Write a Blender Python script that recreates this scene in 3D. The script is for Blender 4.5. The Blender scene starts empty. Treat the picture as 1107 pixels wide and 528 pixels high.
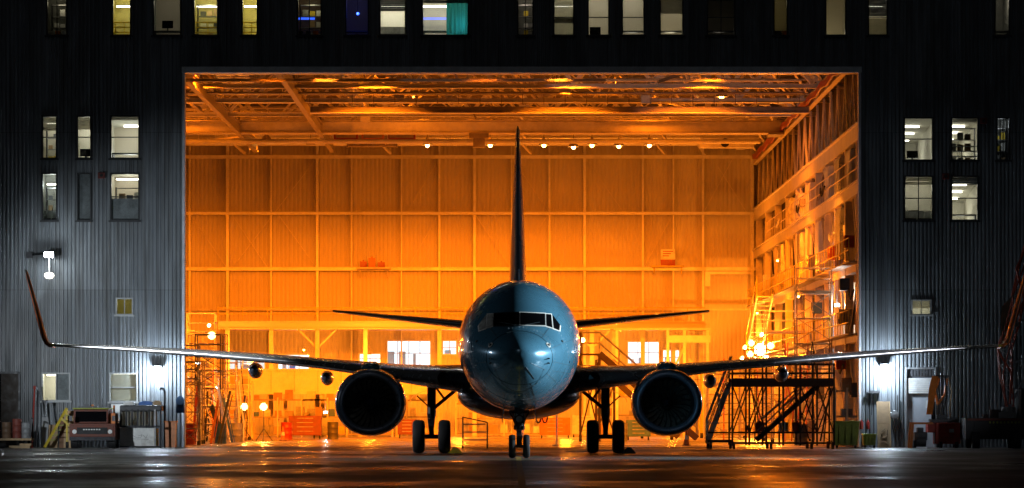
import bpy, bmesh, math, random
from mathutils import Vector, Matrix
from mathutils.bvhtree import BVHTree
rnd = random.Random(7)
PI = math.pi
scene = bpy.context.scene
COL = scene.collection

# ------------------------------------------------------------------ measuring
F = 4670.0      # focal length in photo pixels
CX, HY, CH = 553.5, 445.5, 1.4
def WX(px, d): return (px-CX)/F*d
def WZ(py, d): return CH+(HY-py)/F*d

# ------------------------------------------------------------------ materials
MATS = {}
def mat(name, col, rough=0.6, metal=0.0, var=0.25, scale=3.0, bump=0.0, bscale=30.0,
        coat=0.0, stretch=(1,1,1), rvar=0.15, spec=0.5, dirt=None, dirtamt=0.0):
    if name in MATS: return MATS[name]
    m = bpy.data.materials.new(name); m.use_nodes = True
    nt = m.node_tree; N = nt.nodes; L = nt.links
    b = N['Principled BSDF']
    tc = N.new('ShaderNodeTexCoord'); mp = N.new('ShaderNodeMapping')
    mp.inputs['Scale'].default_value = stretch
    L.new(tc.outputs['Object'], mp.inputs['Vector'])
    no = N.new('ShaderNodeTexNoise'); no.inputs['Scale'].default_value = scale
    no.inputs['Detail'].default_value = 6; no.inputs['Roughness'].default_value = 0.65
    L.new(mp.outputs[0], no.inputs['Vector'])
    cr = N.new('ShaderNodeValToRGB')
    c = list(col)
    lo = [max(0, x*(1-var)) for x in c]; hi = [min(1, x*(1+var)) for x in c]
    cr.color_ramp.elements[0].position = 0.3; cr.color_ramp.elements[1].position = 0.7
    cr.color_ramp.elements[0].color = (*lo, 1); cr.color_ramp.elements[1].color = (*hi, 1)
    L.new(no.outputs['Fac'], cr.inputs['Fac'])
    src = cr.outputs['Color']
    if dirt:
        n2 = N.new('ShaderNodeTexNoise'); n2.inputs['Scale'].default_value = scale*0.35
        n2.inputs['Detail'].default_value = 8; n2.inputs['Roughness'].default_value = 0.7
        L.new(mp.outputs[0], n2.inputs['Vector'])
        r2 = N.new('ShaderNodeValToRGB'); r2.color_ramp.elements[0].position = 0.5; r2.color_ramp.elements[1].position = 0.68
        r2.color_ramp.elements[1].color = (dirtamt,)*3+(1,)
        L.new(n2.outputs['Fac'], r2.inputs['Fac'])
        mx = N.new('ShaderNodeMixRGB'); mx.inputs['Color2'].default_value = (*dirt, 1)
        L.new(r2.outputs['Color'], mx.inputs['Fac']); L.new(src, mx.inputs['Color1']); src = mx.outputs['Color']
    L.new(src, b.inputs['Base Color'])
    mr = N.new('ShaderNodeMapRange'); mr.inputs['From Min'].default_value = 0.3; mr.inputs['From Max'].default_value = 0.7
    mr.inputs['To Min'].default_value = max(0.02, rough-rvar); mr.inputs['To Max'].default_value = min(1, rough+rvar)
    L.new(no.outputs['Fac'], mr.inputs['Value']); L.new(mr.outputs[0], b.inputs['Roughness'])
    b.inputs['Metallic'].default_value = metal
    b.inputs['Specular IOR Level'].default_value = spec
    if coat: b.inputs['Coat Weight'].default_value = coat; b.inputs['Coat Roughness'].default_value = 0.04
    if bump:
        nb = N.new('ShaderNodeTexNoise'); nb.inputs['Scale'].default_value = bscale; nb.inputs['Detail'].default_value = 4
        L.new(mp.outputs[0], nb.inputs['Vector'])
        bp = N.new('ShaderNodeBump'); bp.inputs['Strength'].default_value = bump; bp.inputs['Distance'].default_value = 0.02
        L.new(nb.outputs['Fac'], bp.inputs['Height']); L.new(bp.outputs[0], b.inputs['Normal'])
    MATS[name] = m
    return m
def emis(name, col, strength):
    if name in MATS: return MATS[name]
    m = bpy.data.materials.new(name); m.use_nodes = True
    b = m.node_tree.nodes['Principled BSDF']
    b.inputs['Base Color'].default_value = (0.5, 0.5, 0.5, 1)
    b.inputs['Emission Color'].default_value = (*col, 1); b.inputs['Emission Strength'].default_value = strength
    MATS[name] = m
    return m
def glass(name, tint=(1,1,1), refl=0.08):
    if name in MATS: return MATS[name]
    m = bpy.data.materials.new(name); m.use_nodes = True
    nt = m.node_tree; N = nt.nodes; L = nt.links; N.clear()
    o = N.new('ShaderNodeOutputMaterial'); mx = N.new('ShaderNodeMixShader')
    t = N.new('ShaderNodeBsdfTransparent'); t.inputs[0].default_value = (*tint, 1)
    g = N.new('ShaderNodeBsdfGlossy'); g.inputs['Roughness'].default_value = 0.03
    mx.inputs[0].default_value = refl
    L.new(t.outputs[0], mx.inputs[1]); L.new(g.outputs[0], mx.inputs[2]); L.new(mx.outputs[0], o.inputs[0])
    MATS[name] = m
    return m

M_SIDE = mat('grey_corrugated_siding', (.20,.222,.243), .42, .0, .16, 1.4, .12, 9, stretch=(1,1,.25), dirt=(.07,.07,.065), dirtamt=.6)
M_TRIM = mat('grey_painted_steel_trim', (.62,.63,.66), .5, .0, .2, 3)
M_DARKTRIM = mat('dark_window_frame', (.035,.037,.04), .45, .2, .3, 6)
M_FRAME = mat('pale_window_frame', (.30,.31,.31), .45, .1, .2, 6)
M_TAN = mat('tan_steel', (.68,.60,.48), .5, .1, .16, 2, .05, 12, dirt=(.25,.20,.14), dirtamt=.5)
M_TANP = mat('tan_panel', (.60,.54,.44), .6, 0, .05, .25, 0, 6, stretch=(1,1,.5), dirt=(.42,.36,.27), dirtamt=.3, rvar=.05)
M_TANL = mat('cream_steel', (.78,.74,.64), .45, .1, .12, 2, dirt=(.4,.34,.25), dirtamt=.4)
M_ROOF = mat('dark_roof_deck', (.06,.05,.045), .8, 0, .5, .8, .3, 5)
M_SEC = mat('brown_steel', (.30,.25,.20), .55, .2, .3, 2.5)
M_DUCT = mat('galvanised_duct', (.45,.46,.47), .35, .8, .2, 2)
M_BLACK = mat('black_rubber', (.012,.012,.013), .7, 0, .3, 8, .1)
M_DSTEEL = mat('dark_steel', (.03,.03,.034), .4, .6, .4, 6)
M_STEEL = mat('worn_steel', (.32,.32,.33), .4, .7, .3, 6)
M_CHROME = mat('polished_metal', (.78,.80,.83), .24, .7, .06, 4, rvar=.06)
M_RED = mat('red_paint', (.34,.03,.018), .45, 0, .3, 4, dirt=(.08,.03,.02), dirtamt=.6)
M_ORANGE = mat('orange_paint', (.60,.17,.03), .5, 0, .3, 4, dirt=(.12,.06,.03), dirtamt=.5)
M_YEL = mat('yellow_paint', (.62,.45,.03), .5, 0, .25, 4, dirt=(.15,.1,.03), dirtamt=.5)
M_LIME = mat('lime_plastic', (.36,.48,.05), .45, 0, .2, 4, dirt=(.12,.14,.04), dirtamt=.5)
M_OLIVE = mat('olive_paint', (.26,.29,.04), .55, 0, .25, 4, dirt=(.08,.08,.03), dirtamt=.6)
M_BLUE = mat('blue_paint', (.04,.13,.40), .5, 0, .25, 4)
M_WHITE = mat('white_paint', (.72,.72,.70), .5, 0, .12, 4, dirt=(.3,.28,.24), dirtamt=.6)
M_GREY = mat('grey_paint', (.28,.29,.30), .55, .1, .25, 4, dirt=(.08,.075,.07), dirtamt=.6)
M_DGREY = mat('dark_grey_paint', (.07,.072,.078), .5, .1, .3, 4)
M_WOOD = mat('pale_plywood', (.48,.33,.18), .7, 0, .25, 5, .1, 30, stretch=(1,1,.2))
M_CARD = mat('brown_cardboard', (.38,.26,.15), .85, 0, .2, 4)
M_CONC = mat('grey_concrete_block', (.30,.29,.27), .9, 0, .25, 4, .3)
def translucent(name, col):
    m = bpy.data.materials.new(name); m.use_nodes = True; nt = m.node_tree; N = nt.nodes; L = nt.links; N.clear()
    o = N.new('ShaderNodeOutputMaterial'); mx = N.new('ShaderNodeMixShader'); mx.inputs[0].default_value = .6
    d = N.new('ShaderNodeBsdfDiffuse'); t = N.new('ShaderNodeBsdfTranslucent')
    n = N.new('ShaderNodeTexNoise'); n.inputs['Scale'].default_value = 3
    c = N.new('ShaderNodeValToRGB'); c.color_ramp.elements[0].color = (*[x*.8 for x in col],1); c.color_ramp.elements[1].color = (*[min(1,x*1.15) for x in col],1)
    L.new(n.outputs['Fac'], c.inputs['Fac'])
    for q in (d, t): L.new(c.outputs['Color'], q.inputs['Color'])
    L.new(d.outputs[0], mx.inputs[1]); L.new(t.outputs[0], mx.inputs[2]); L.new(mx.outputs[0], o.inputs[0]); MATS[name] = m; return m
M_BLIND = translucent('pale_blind', (.66,.63,.54))
M_WALLC = mat('cream_room_wall', (.60,.58,.50), .8, 0, .1, 1.5)
M_WALLY = mat('olive_yellow_room_wall', (.52,.46,.16), .8, 0, .2, 1.5)
M_WALLG = mat('grey_room_wall', (.35,.36,.34), .8, 0, .2, 1.5)
M_WALLB = mat('brown_room_wall', (.25,.17,.10), .8, 0, .3, 1.5)
M_GLASS = glass('window_glass', (.92,.94,.94), .05)
M_TEAL = translucent('teal_curtain', (.05,.38,.42))

# per-sheet tint and lap lines on the siding
def sheets(m, w_, h_):
    nt = m.node_tree; N = nt.nodes; L = nt.links; b = N['Principled BSDF']
    src = b.inputs['Base Color'].links[0].from_socket
    tc = N.new('ShaderNodeTexCoord'); sp = N.new('ShaderNodeSeparateXYZ'); cb = N.new('ShaderNodeCombineXYZ')
    L.new(tc.outputs['Object'], sp.inputs[0]); L.new(sp.outputs['X'], cb.inputs['X']); L.new(sp.outputs['Z'], cb.inputs['Y'])
    br = N.new('ShaderNodeTexBrick'); br.offset = .5; br.inputs['Scale'].default_value = 1
    br.inputs['Color1'].default_value = (1.1,1.1,1.1,1); br.inputs['Color2'].default_value = (.78,.79,.80,1); br.inputs['Mortar'].default_value = (.5,.5,.5,1)
    br.inputs['Mortar Size'].default_value = .012; br.inputs['Brick Width'].default_value = w_; br.inputs['Row Height'].default_value = h_
    L.new(cb.outputs[0], br.inputs['Vector'])
    # rust and rain runs
    mp = N.new('ShaderNodeMapping'); mp.inputs['Scale'].default_value = (5,1,.22); L.new(tc.outputs['Object'], mp.inputs['Vector'])
    n = N.new('ShaderNodeTexNoise'); n.inputs['Scale'].default_value = 1; n.inputs['Detail'].default_value = 5; L.new(mp.outputs[0], n.inputs['Vector'])
    r = N.new('ShaderNodeValToRGB'); r.color_ramp.elements[0].position = .35; r.color_ramp.elements[1].position = .6
    r.color_ramp.elements[0].color = (.62,.60,.58,1); r.color_ramp.elements[1].color = (1,1,1,1); L.new(n.outputs['Fac'], r.inputs['Fac'])
    a = N.new('ShaderNodeMixRGB'); a.blend_type = 'MULTIPLY'; a.inputs['Fac'].default_value = 1; L.new(src, a.inputs['Color1']); L.new(br.outputs['Color'], a.inputs['Color2'])
    c = N.new('ShaderNodeMixRGB'); c.blend_type = 'MULTIPLY'; c.inputs['Fac'].default_value = 1; L.new(a.outputs['Color'], c.inputs['Color1']); L.new(r.outputs['Color'], c.inputs['Color2'])
    L.new(c.outputs['Color'], b.inputs['Base Color'])
sheets(M_SIDE, 1.07, 6.2)

# aircraft paint: glossy steel blue with a clear coat and faint panel dirt
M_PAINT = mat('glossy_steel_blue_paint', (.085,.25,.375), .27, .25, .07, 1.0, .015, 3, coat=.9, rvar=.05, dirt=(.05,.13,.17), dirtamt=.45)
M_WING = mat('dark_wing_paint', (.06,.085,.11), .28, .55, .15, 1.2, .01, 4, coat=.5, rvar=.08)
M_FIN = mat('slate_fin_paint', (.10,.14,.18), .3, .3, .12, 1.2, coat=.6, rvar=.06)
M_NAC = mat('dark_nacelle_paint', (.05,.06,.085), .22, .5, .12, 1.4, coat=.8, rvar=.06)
M_WLET = mat('copper_red_winglet_paint', (.75,.20,.06), .38, .1, .3, 2.0, coat=.5, stretch=(3,3,.6), dirt=(.03,.02,.02), dirtamt=.8)
M_LIP = mat('brushed_inlet_lip', (.25,.28,.35), .3, .5, .1, 4, rvar=.06)
M_SEAM = mat('dark_seam', (.02,.03,.035), .5, 0, .1, 4)
M_PANE = mat('dark_cockpit_glass', (.004,.004,.005), .05, 0, .1, 2, rvar=.02, coat=.6)
M_PFRAME = mat('bare_window_surround', (.88,.88,.84), .45, .1, .1, 5)
M_BLADE = mat('titanium_blade', (.28,.26,.22), .3, .5, .2, 8)

# corrugated ribs are geometry; ground materials
def ground_mat(name, base, wetlo, wethi, sc, joint, streak=(.25,1,1), brt=.5, spec=.22):
    m = bpy.data.materials.new(name); m.use_nodes = True
    nt = m.node_tree; N = nt.nodes; L = nt.links; b = N['Principled BSDF']
    tc = N.new('ShaderNodeTexCoord'); mp = N.new('ShaderNodeMapping'); mp.inputs['Scale'].default_value = streak
    L.new(tc.outputs['Object'], mp.inputs['Vector'])
    n1 = N.new('ShaderNodeTexNoise'); n1.inputs['Scale'].default_value = sc; n1.inputs['Detail'].default_value = 7; n1.inputs['Roughness'].default_value = .62
    L.new(mp.outputs[0], n1.inputs['Vector'])
    n2 = N.new('ShaderNodeTexNoise'); n2.inputs['Scale'].default_value = 14; n2.inputs['Detail'].default_value = 5
    L.new(tc.outputs['Object'], n2.inputs['Vector'])
    cr = N.new('ShaderNodeValToRGB'); cr.color_ramp.elements[0].position = .38; cr.color_ramp.elements[1].position = .62
    cr.color_ramp.elements[0].color = (*[c*brt for c in base], 1); cr.color_ramp.elements[1].color = (*[c*1.35 for c in base], 1)
    L.new(n1.outputs['Fac'], cr.inputs['Fac'])
    mul = N.new('ShaderNodeMixRGB'); mul.blend_type = 'MULTIPLY'; mul.inputs['Fac'].default_value = .5
    L.new(cr.outputs['Color'], mul.inputs['Color1']); L.new(n2.outputs['Fac'], mul.inputs['Color2'])
    br = N.new('ShaderNodeTexBrick'); br.offset = 0
    br.inputs['Color1'].default_value = (1,1,1,1); br.inputs['Color2'].default_value = (.82,.82,.82,1); br.inputs['Mortar'].default_value = (.25,.25,.25,1)
    br.inputs['Scale'].default_value = 1; br.inputs['Mortar Size'].default_value = .03; br.inputs['Brick Width'].default_value = joint; br.inputs['Row Height'].default_value = joint
    L.new(tc.outputs['Object'], br.inputs['Vector'])
    mu2 = N.new('ShaderNodeMixRGB'); mu2.blend_type = 'MULTIPLY'; mu2.inputs['Fac'].default_value = .8
    L.new(mul.outputs['Color'], mu2.inputs['Color1']); L.new(br.outputs['Color'], mu2.inputs['Color2'])
    L.new(mu2.outputs['Color'], b.inputs['Base Color'])
    mr = N.new('ShaderNodeMapRange'); mr.inputs['From Min'].default_value = .4; mr.inputs['From Max'].default_value = .6
    mr.inputs['To Min'].default_value = wetlo; mr.inputs['To Max'].default_value = wethi
    L.new(n1.outputs['Fac'], mr.inputs['Value']); L.new(mr.outputs[0], b.inputs['Roughness'])
    bp = N.new('ShaderNodeBump'); bp.inputs['Strength'].default_value = .08; bp.inputs['Distance'].default_value = .01
    L.new(n2.outputs['Fac'], bp.inputs['Height']); L.new(bp.outputs[0], b.inputs['Normal'])
    b.inputs['Specular IOR Level'].default_value = spec
    return m
M_APRON = ground_mat('wet_apron_concrete', (.11,.106,.10), .27, .62, .5, 7.5, streak=(.5,.2,1), spec=.27)
M_FLOOR = ground_mat('polished_hangar_floor', (.46,.41,.34), .16, .4, .3, 6.0, brt=.75, spec=.4)

# ------------------------------------------------------------------ mesh builder
class MB:
    def __init__(s): s.v = []; s.f = []; s.k = []
    def add(s, vs, fs):
        n = len(s.v); s.k.append((n, len(s.f))); s.v.extend([Vector(p) for p in vs]); s.f.extend([tuple(i+n for i in f) for f in fs]); return s
    def box(s, x0, x1, y0, y1, z0, z1):
        return s.add([(x0,y0,z0),(x1,y0,z0),(x1,y1,z0),(x0,y1,z0),(x0,y0,z1),(x1,y0,z1),(x1,y1,z1),(x0,y1,z1)],
                     [(0,3,2,1),(4,5,6,7),(0,1,5,4),(1,2,6,5),(2,3,7,6),(3,0,4,7)])
    def cb(s, cx, cy, z0, w, d, h): return s.box(cx-w/2, cx+w/2, cy-d/2, cy+d/2, z0, z0+h)
    def bar(s, p, q, w, h=None):
        p = Vector(p); q = Vector(q); h = h or w; a = (q-p)
        if a.length < 1e-6: return s
        a.normalize(); up = Vector((0,0,1)) if abs(a.z) < .95 else Vector((0,1,0))
        u = a.cross(up).normalized()*w/2; v = u.cross(a).normalized()*h/2
        vs = [p-u-v, p+u-v, p+u+v, p-u+v, q-u-v, q+u-v, q+u+v, q-u+v]
        return s.add(vs, [(0,1,2,3),(7,6,5,4),(0,4,5,1),(1,5,6,2),(2,6,7,3),(3,7,4,0)])
    def tube(s, p, q, r, n=8, r2=None):
        p = Vector(p); q = Vector(q); r2 = r if r2 is None else r2; a = (q-p)
        if a.length < 1e-6: return s
        a.normalize(); up = Vector((0,0,1)) if abs(a.z) < .95 else Vector((0,1,0))
        u = a.cross(up).normalized(); v = u.cross(a).normalized()
        vs = []
        for c, rr in ((p, r), (q, r2)):
            for i in range(n):
                t = 2*PI*i/n; vs.append(c+u*math.cos(t)*rr+v*math.sin(t)*rr)
        fs = [(i, (i+1)%n, n+(i+1)%n, n+i) for i in range(n)]+[tuple(reversed(range(n))), tuple(range(n, 2*n))]
        return s.add(vs, fs)
    def path(s, pts, r, n=6):
        for a, b in zip(pts[:-1], pts[1:]): s.tube(a, b, r, n)
        return s
    def lathe(s, prof, c=(0,0,0), axis='z', n=24, sz=1.0, cap=False):
        vs = []; fs = []; c = Vector(c)
        for r, h in prof:
            for i in range(n):
                t = 2*PI*i/n; a = r*math.cos(t); b = r*math.sin(t)
                if axis == 'z': p = Vector((a, b, h))
                elif axis == 'y': p = Vector((a, h, b if b > 0 else b*sz))
                else: p = Vector((h, a, b))
                vs.append(c+p)
        for k in range(len(prof)-1):
            for i in range(n):
                j = (i+1) % n; fs.append((k*n+i, k*n+j, (k+1)*n+j, (k+1)*n+i))
        if cap:
            fs.append(tuple(range(n))); m = (len(prof)-1)*n; fs.append(tuple(range(m, m+n)))
        return s.add(vs, fs)
    def sphere(s, c, r, n=10, sc=(1,1,1)):
        prof = []; vs = []; fs = []; m = n//2+1; c = Vector(c)
        for k in range(m+1):
            ph = PI*k/m
            for i in range(n):
                t = 2*PI*i/n
                vs.append(c+Vector((r*math.sin(ph)*math.cos(t)*sc[0], r*math.sin(ph)*math.sin(t)*sc[1], r*math.cos(ph)*sc[2])))
        for k in range(m):
            for i in range(n):
                j = (i+1) % n; fs.append((k*n+i, (k+1)*n+i, (k+1)*n+j, k*n+j))
        return s.add(vs, fs)
    def loft(s, rings, cap=True, closed=True):
        n = len(rings[0]); vs = [p for r in rings for p in r]; fs = []
        for k in range(len(rings)-1):
            for i in range(n if closed else n-1):
                j = (i+1) % n; fs.append((k*n+i, k*n+j, (k+1)*n+j, (k+1)*n+i))
        if cap and closed:
            fs.append(tuple(reversed(range(n)))); m = (len(rings)-1)*n; fs.append(tuple(range(m, m+n)))
        return s.add(vs, fs)
    def prism_y(s, poly, y0, y1):      # poly in (x,z)
        n = len(poly)
        vs = [(x,y0,z) for x,z in poly]+[(x,y1,z) for x,z in poly]
        return s.add(vs, [tuple(range(n)), tuple(reversed(range(n,2*n)))]+[(i, i+n, (i+1)%n+n, (i+1)%n) for i in range(n)])
    def each(s, name, m, parent=None, **kw):      # every primitive becomes an object of its own
        ks = s.k+[(len(s.v), len(s.f))]; o = None
        for (v0, f0), (v1, f1) in zip(ks[:-1], ks[1:]):
            q = MB(); q.v = s.v[v0:v1]; q.f = [tuple(i-v0 for i in f) for f in s.f[f0:f1]]; o = q.build(name, m, parent, **kw)
        return o
    def build(s, name, m, parent=None, smooth=False, w=False, bevel=0, sub=False, ang=40):
        me = bpy.data.meshes.new(name)
        off = Vector((0,0,0))
        if w and parent is not None:
            p = parent
            while p is not None: off += p.location; p = p.parent
        elif parent is None and not w and s.v:      # origin at the base centre
            xs = [v.x for v in s.v]; ys = [v.y for v in s.v]; zs = [v.z for v in s.v]
            off = Vector(((min(xs)+max(xs))/2, (min(ys)+max(ys))/2, min(zs)))
        me.from_pydata([tuple(v-off) for v in s.v], [], s.f)
        bm = bmesh.new(); bm.from_mesh(me)
        bmesh.ops.recalc_face_normals(bm, faces=bm.faces)
        bm.to_mesh(me); bm.free()
        me.materials.append(m)
        o = bpy.data.objects.new(name, me); COL.objects.link(o)
        if parent is not None: o.parent = parent
        else: o.location = off
        if smooth:
            for p in me.polygons: p.use_smooth = True
            try: me.set_sharp_from_angle(angle=math.radians(ang))
            except Exception: pass
        if bevel:
            bv = o.modifiers.new('Bevel', 'BEVEL'); bv.width = bevel; bv.segments = 2; bv.limit_method = 'ANGLE'
        return o

def thing(name, label, cat, loc=(0,0,0), rz=0, group=None):
    o = bpy.data.objects.new(name, None); COL.objects.link(o)
    o.location = loc; o.rotation_euler = (0,0,rz); o.empty_display_size = .3
    return tag(o, label, cat, group)
def tag(o, label, cat, group=None):
    o['label'] = label; o['category'] = cat
    if group: o['group'] = group
    return o
def struct(o): o['kind'] = 'structure'; return o
def dup(root, loc, rz=None, label=None):
    r = root.copy(); COL.objects.link(r); r.location = loc
    if rz is not None: r.rotation_euler = (0,0,rz)
    if label: r['label'] = label
    for ch in list(root.children):
        c = ch.copy(); COL.objects.link(c); c.parent = r
        for g in list(ch.children):
            d = g.copy(); COL.objects.link(d); d.parent = c
    return r
def light(kind, loc, energy, col, radius=.1, target=None, name='lamp_light', size=None, sizey=None, cone=60, blend=.5, parent=None):
    ld = bpy.data.lights.new(name, kind); ld.energy = energy; ld.color = col
    if kind in ('POINT', 'SPOT'): ld.shadow_soft_size = radius
    if kind == 'SPOT': ld.spot_size = math.radians(cone); ld.spot_blend = blend
    if kind == 'AREA':
        ld.size = size
        if sizey: ld.shape = 'RECTANGLE'; ld.size_y = sizey
    o = bpy.data.objects.new(name, ld); COL.objects.link(o); o.location = loc
    if target is not None:
        o.rotation_euler = (Vector(target)-Vector(loc)).to_track_quat('-Z', 'Y').to_euler()
    return o
ORANGE = (1.0, .195, .004)
ORANGE2 = (1.0, .265, .015)
COOL = (.72, .86, 1.0)
# ================================================================== AIRLINER
M_PANE_REFL = mat('cockpit_glass_painted_reflection', (.5,.5,.46), .15, 0, .5, 3, rvar=.05, coat=1.0)  # pale base colour stands in for a reflection on the left side panes
AX, AY = .22, 127.0
plane = thing('airliner', 'steel blue twin engine jet airliner facing the camera with upturned copper red wing tips', 'airplane', (AX, AY, 0))
def mono(xs, ys):
    n = len(xs); d = [(ys[i+1]-ys[i])/(xs[i+1]-xs[i]) for i in range(n-1)]
    m = [d[0]]+[0 if d[i-1]*d[i] <= 0 else 2*d[i-1]*d[i]/(d[i-1]+d[i]) for i in range(1, n-1)]+[d[-1]]
    def f(x):
        x = min(max(x, xs[0]), xs[-1])
        i = max(k for k in range(n-1) if xs[k] <= x or k == 0)
        h = xs[i+1]-xs[i]; t = (x-xs[i])/h
        return ((1+2*t)*(1-t)**2*ys[i]+t*(1-t)**2*h*m[i]+t*t*(3-2*t)*ys[i+1]+t*t*(t-1)*h*m[i+1])
    return f
SEC = [(0,.02,3.04,3.08,3.06),(.03,.18,2.89,3.22,3.06),(.12,.37,2.72,3.35,3.07),(.3,.58,2.51,3.48,3.08),(.6,.82,2.30,3.62,3.10),(1.0,1.05,2.09,3.76,3.13),
       (1.5,1.27,1.91,3.93,3.17),(2.02,1.44,1.77,4.37,3.22),(2.6,1.57,1.67,4.72,3.27),(3.2,1.67,1.59,4.98,3.32),(4.0,1.77,1.50,5.22,3.38),
       (5,1.85,1.43,5.39,3.43),(6.2,1.88,1.40,5.46,3.45),(9,1.88,1.40,5.46,3.45),(14,1.88,1.40,5.46,3.45),(20,1.88,1.40,5.46,3.45),(26,1.88,1.40,5.46,3.45),
       (29,1.80,1.62,5.46,3.55),(32,1.45,2.25,5.42,3.9),(35,.95,3.1,5.30,4.25),(38,.40,4.1,5.05,4.6),(39.5,.12,4.5,4.85,4.68)]
ys_ = [s[0] for s in SEC]
fh, fb, ft, fm = [mono(ys_, [s[k] for s in SEC]) for k in (1,2,3,4)]
def fus_ring(y, n=72, off=0):
    hw, bo, tp, zm = fh(y)+off, fb(y)-off, ft(y)+off, fm(y); r = []
    for i in range(n):
        t = 2*PI*i/n; c, s = math.cos(t), math.sin(t)
        r.append((hw*c, y, zm+(s*(tp-zm) if s > 0 else s*(zm-bo))))
    return r
yy = [0,.01,.03,.06,.12,.2,.3,.42,.55,.7,.85,1.0,1.15,1.3,1.45,1.6,1.75,1.9,2.05,2.2,2.4,2.6,2.8,3.0,3.3,3.6,4,4.5,5,5.6,6.2,8,11,14,17,20,23,26,27.5,29,30.5,32,33.5,35,36.5,38,39,39.5]
fus = MB().loft([fus_ring(y) for y in yy]).build('fuselage', M_PAINT, plane, smooth=True, ang=60)
_b = MB().loft([fus_ring(y) for y in yy])
BVH = BVHTree.FromPolygons([tuple(v) for v in _b.v], _b.f)
def hit(x, z, off=.01):
    r = BVH.ray_cast(Vector((x, -3, z)), Vector((0,1,0)))
    if r[0] is None: return None
    n = r[1]
    if n.y > 0: n = -n
    return r[0]+n*off
def patch(name, quad, m, parent, off=.012, n=8):
    mb = MB(); vs = []
    for j in range(n+1):
        for i in range(n+1):
            u, v = i/n, j/n
            x = (quad[0][0]*(1-u)+quad[1][0]*u)*(1-v)+(quad[3][0]*(1-u)+quad[2][0]*u)*v
            z = (quad[0][1]*(1-u)+quad[1][1]*u)*(1-v)+(quad[3][1]*(1-u)+quad[2][1]*u)*v
            h = hit(x, z, off); vs.append(h if h is not None else Vector((x, 3, z)))
    mb.add(vs, [(j*(n+1)+i, j*(n+1)+i+1, (j+1)*(n+1)+i+1, (j+1)*(n+1)+i) for j in range(n) for i in range(n)])
    return mb.build(name, m, parent, smooth=True, ang=80)
def line_on(pts, wdt, m, name, parent, off=.006, tubes=False):
    mb = MB()
    P = [hit(x, z, off) for x, z in pts]
    P = [p for p in P if p is not None]
    for a, b in zip(P[:-1], P[1:]):
        if tubes: mb.tube(a, b, wdt, 5)
        else: mb.bar(a, b, wdt, .006)
    return mb.build(name, m, parent)
for s in (-1, 1):
    for q in ([(.025,3.99),(.775,3.97),(.765,4.33),(.03,4.36)], [(.81,3.96),(.985,3.90),(.945,4.31),(.80,4.32)], [(1.02,3.89),(1.19,3.82),(1.21,4.0),(.985,4.30)]):
        qq = [(s*x, z) for x, z in q]
        cx = sum(p[0] for p in qq)/4; cz = sum(p[1] for p in qq)/4
        outer = []
        for x, z in qq:
            dx, dz = x-cx, z-cz
            outer.append((x+math.copysign(.03, dx), z+math.copysign(.03, dz)))
        fr = patch('window_surround', outer, M_SEAM if s < 0 and abs(cx) < .6 else M_PFRAME, fus, .008)  # left front surround painted dark to stand in for shade
        patch('cockpit_window', qq, M_PANE if s > 0 or abs(cx) < .6 else M_PANE_REFL, fus, .016)
# radome joint and lightning strips
ring = [(0+.98*math.cos(t)*1.0, 3.0+.80*math.sin(t)) for t in [2*PI*i/48 for i in range(49)]]
line_on(ring, .012, M_SEAM, 'radome_joint', fus)
for a in (-150,-120,-90,-60,-30, 15, 165):
    t = math.radians(a)
    line_on([(k*.98*math.cos(t), 3.0+k*.80*math.sin(t)) for k in [i/10 for i in range(4, 10)]], .010, M_FIN, 'lightning_strip', fus)
line_on([(.98+.16*i, 2.62-.02*i) for i in range(5)], .010, M_SEAM, 'panel_joint', fus)
line_on([(-.98-.16*i, 2.62-.02*i) for i in range(5)], .010, M_SEAM, 'panel_joint', fus)
line_on([(.75*math.cos(t), 3.0+.0+1.35*math.sin(t)*0+1.0*math.sin(t)) for t in [math.radians(200+i*14) for i in range(11)]], .008, M_SEAM, 'panel_joint', fus)
for a in (-70,-35,-8,20,48,132,160,188,215,250):
    t = math.radians(a)
    line_on([((.98+.09*k)*math.cos(t), 3.0+(.80+.11*k)*math.sin(t)) for k in range(0, 10)], .007, M_SEAM, 'panel_joint', fus, .004)
for rr in (1.42, 1.70):
    line_on([(rr*math.cos(t), 3.05+rr*.93*math.sin(t)) for t in [math.radians(-165+i*6) for i in range(26)]], .007, M_SEAM, 'panel_joint', fus, .004)
# rivet rows beside the joints
for rr, n_ in ((1.05, 60), (1.46, 80)):
    mb = MB()
    for i in range(n_):
        t = 2*PI*i/n_; p = hit(rr*math.cos(t), 3.02+rr*.86*math.sin(t), .004)
        if p is not None: mb.sphere(p, .010, 4)
    mb.build('rivet_row', M_FIN, fus)
def put(x, z, fn, name, m, parent=fus):
    p = hit(x, z, 0); r = BVH.ray_cast(Vector((x,-3,z)), Vector((0,1,0))); n = r[1]
    if n.y > 0: n = -n
    mb = MB(); fn(mb, p, n); return mb.build(name, m, parent)
for s in (-1, 1):
    put(s*.85, 3.37, lambda mb,p,n: mb.tube(p-n*.02, p+n*.02, .085, 16), 'sensor_plate', M_PFRAME)
    put(s*.85, 3.37, lambda mb,p,n: (mb.tube(p, p+n*.03, .05, 12), mb.bar(p+n*.03, p+n*.09+Vector((0,.08,0)), .03)), 'angle_sensor', M_SEAM)
    put(s*1.27, 3.50, lambda mb,p,n: mb.tube(p-n*.01, p+n*.03, .035, 8), 'static_port', M_SEAM)
    for dz in (0, -.13):
        put(s*.84, 2.98+dz, lambda mb,p,n: (mb.bar(p, p+n*.06, .02, .04), mb.tube(p+n*.06+Vector((0,.04,0)), p+n*.06-Vector((0,.10,0)), .012, 6)), 'pitot_probe', M_SEAM)
    put(s*1.5, 2.9, lambda mb,p,n: mb.tube(p-n*.01, p+n*.02, .03, 8), 'static_port', M_SEAM)
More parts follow.
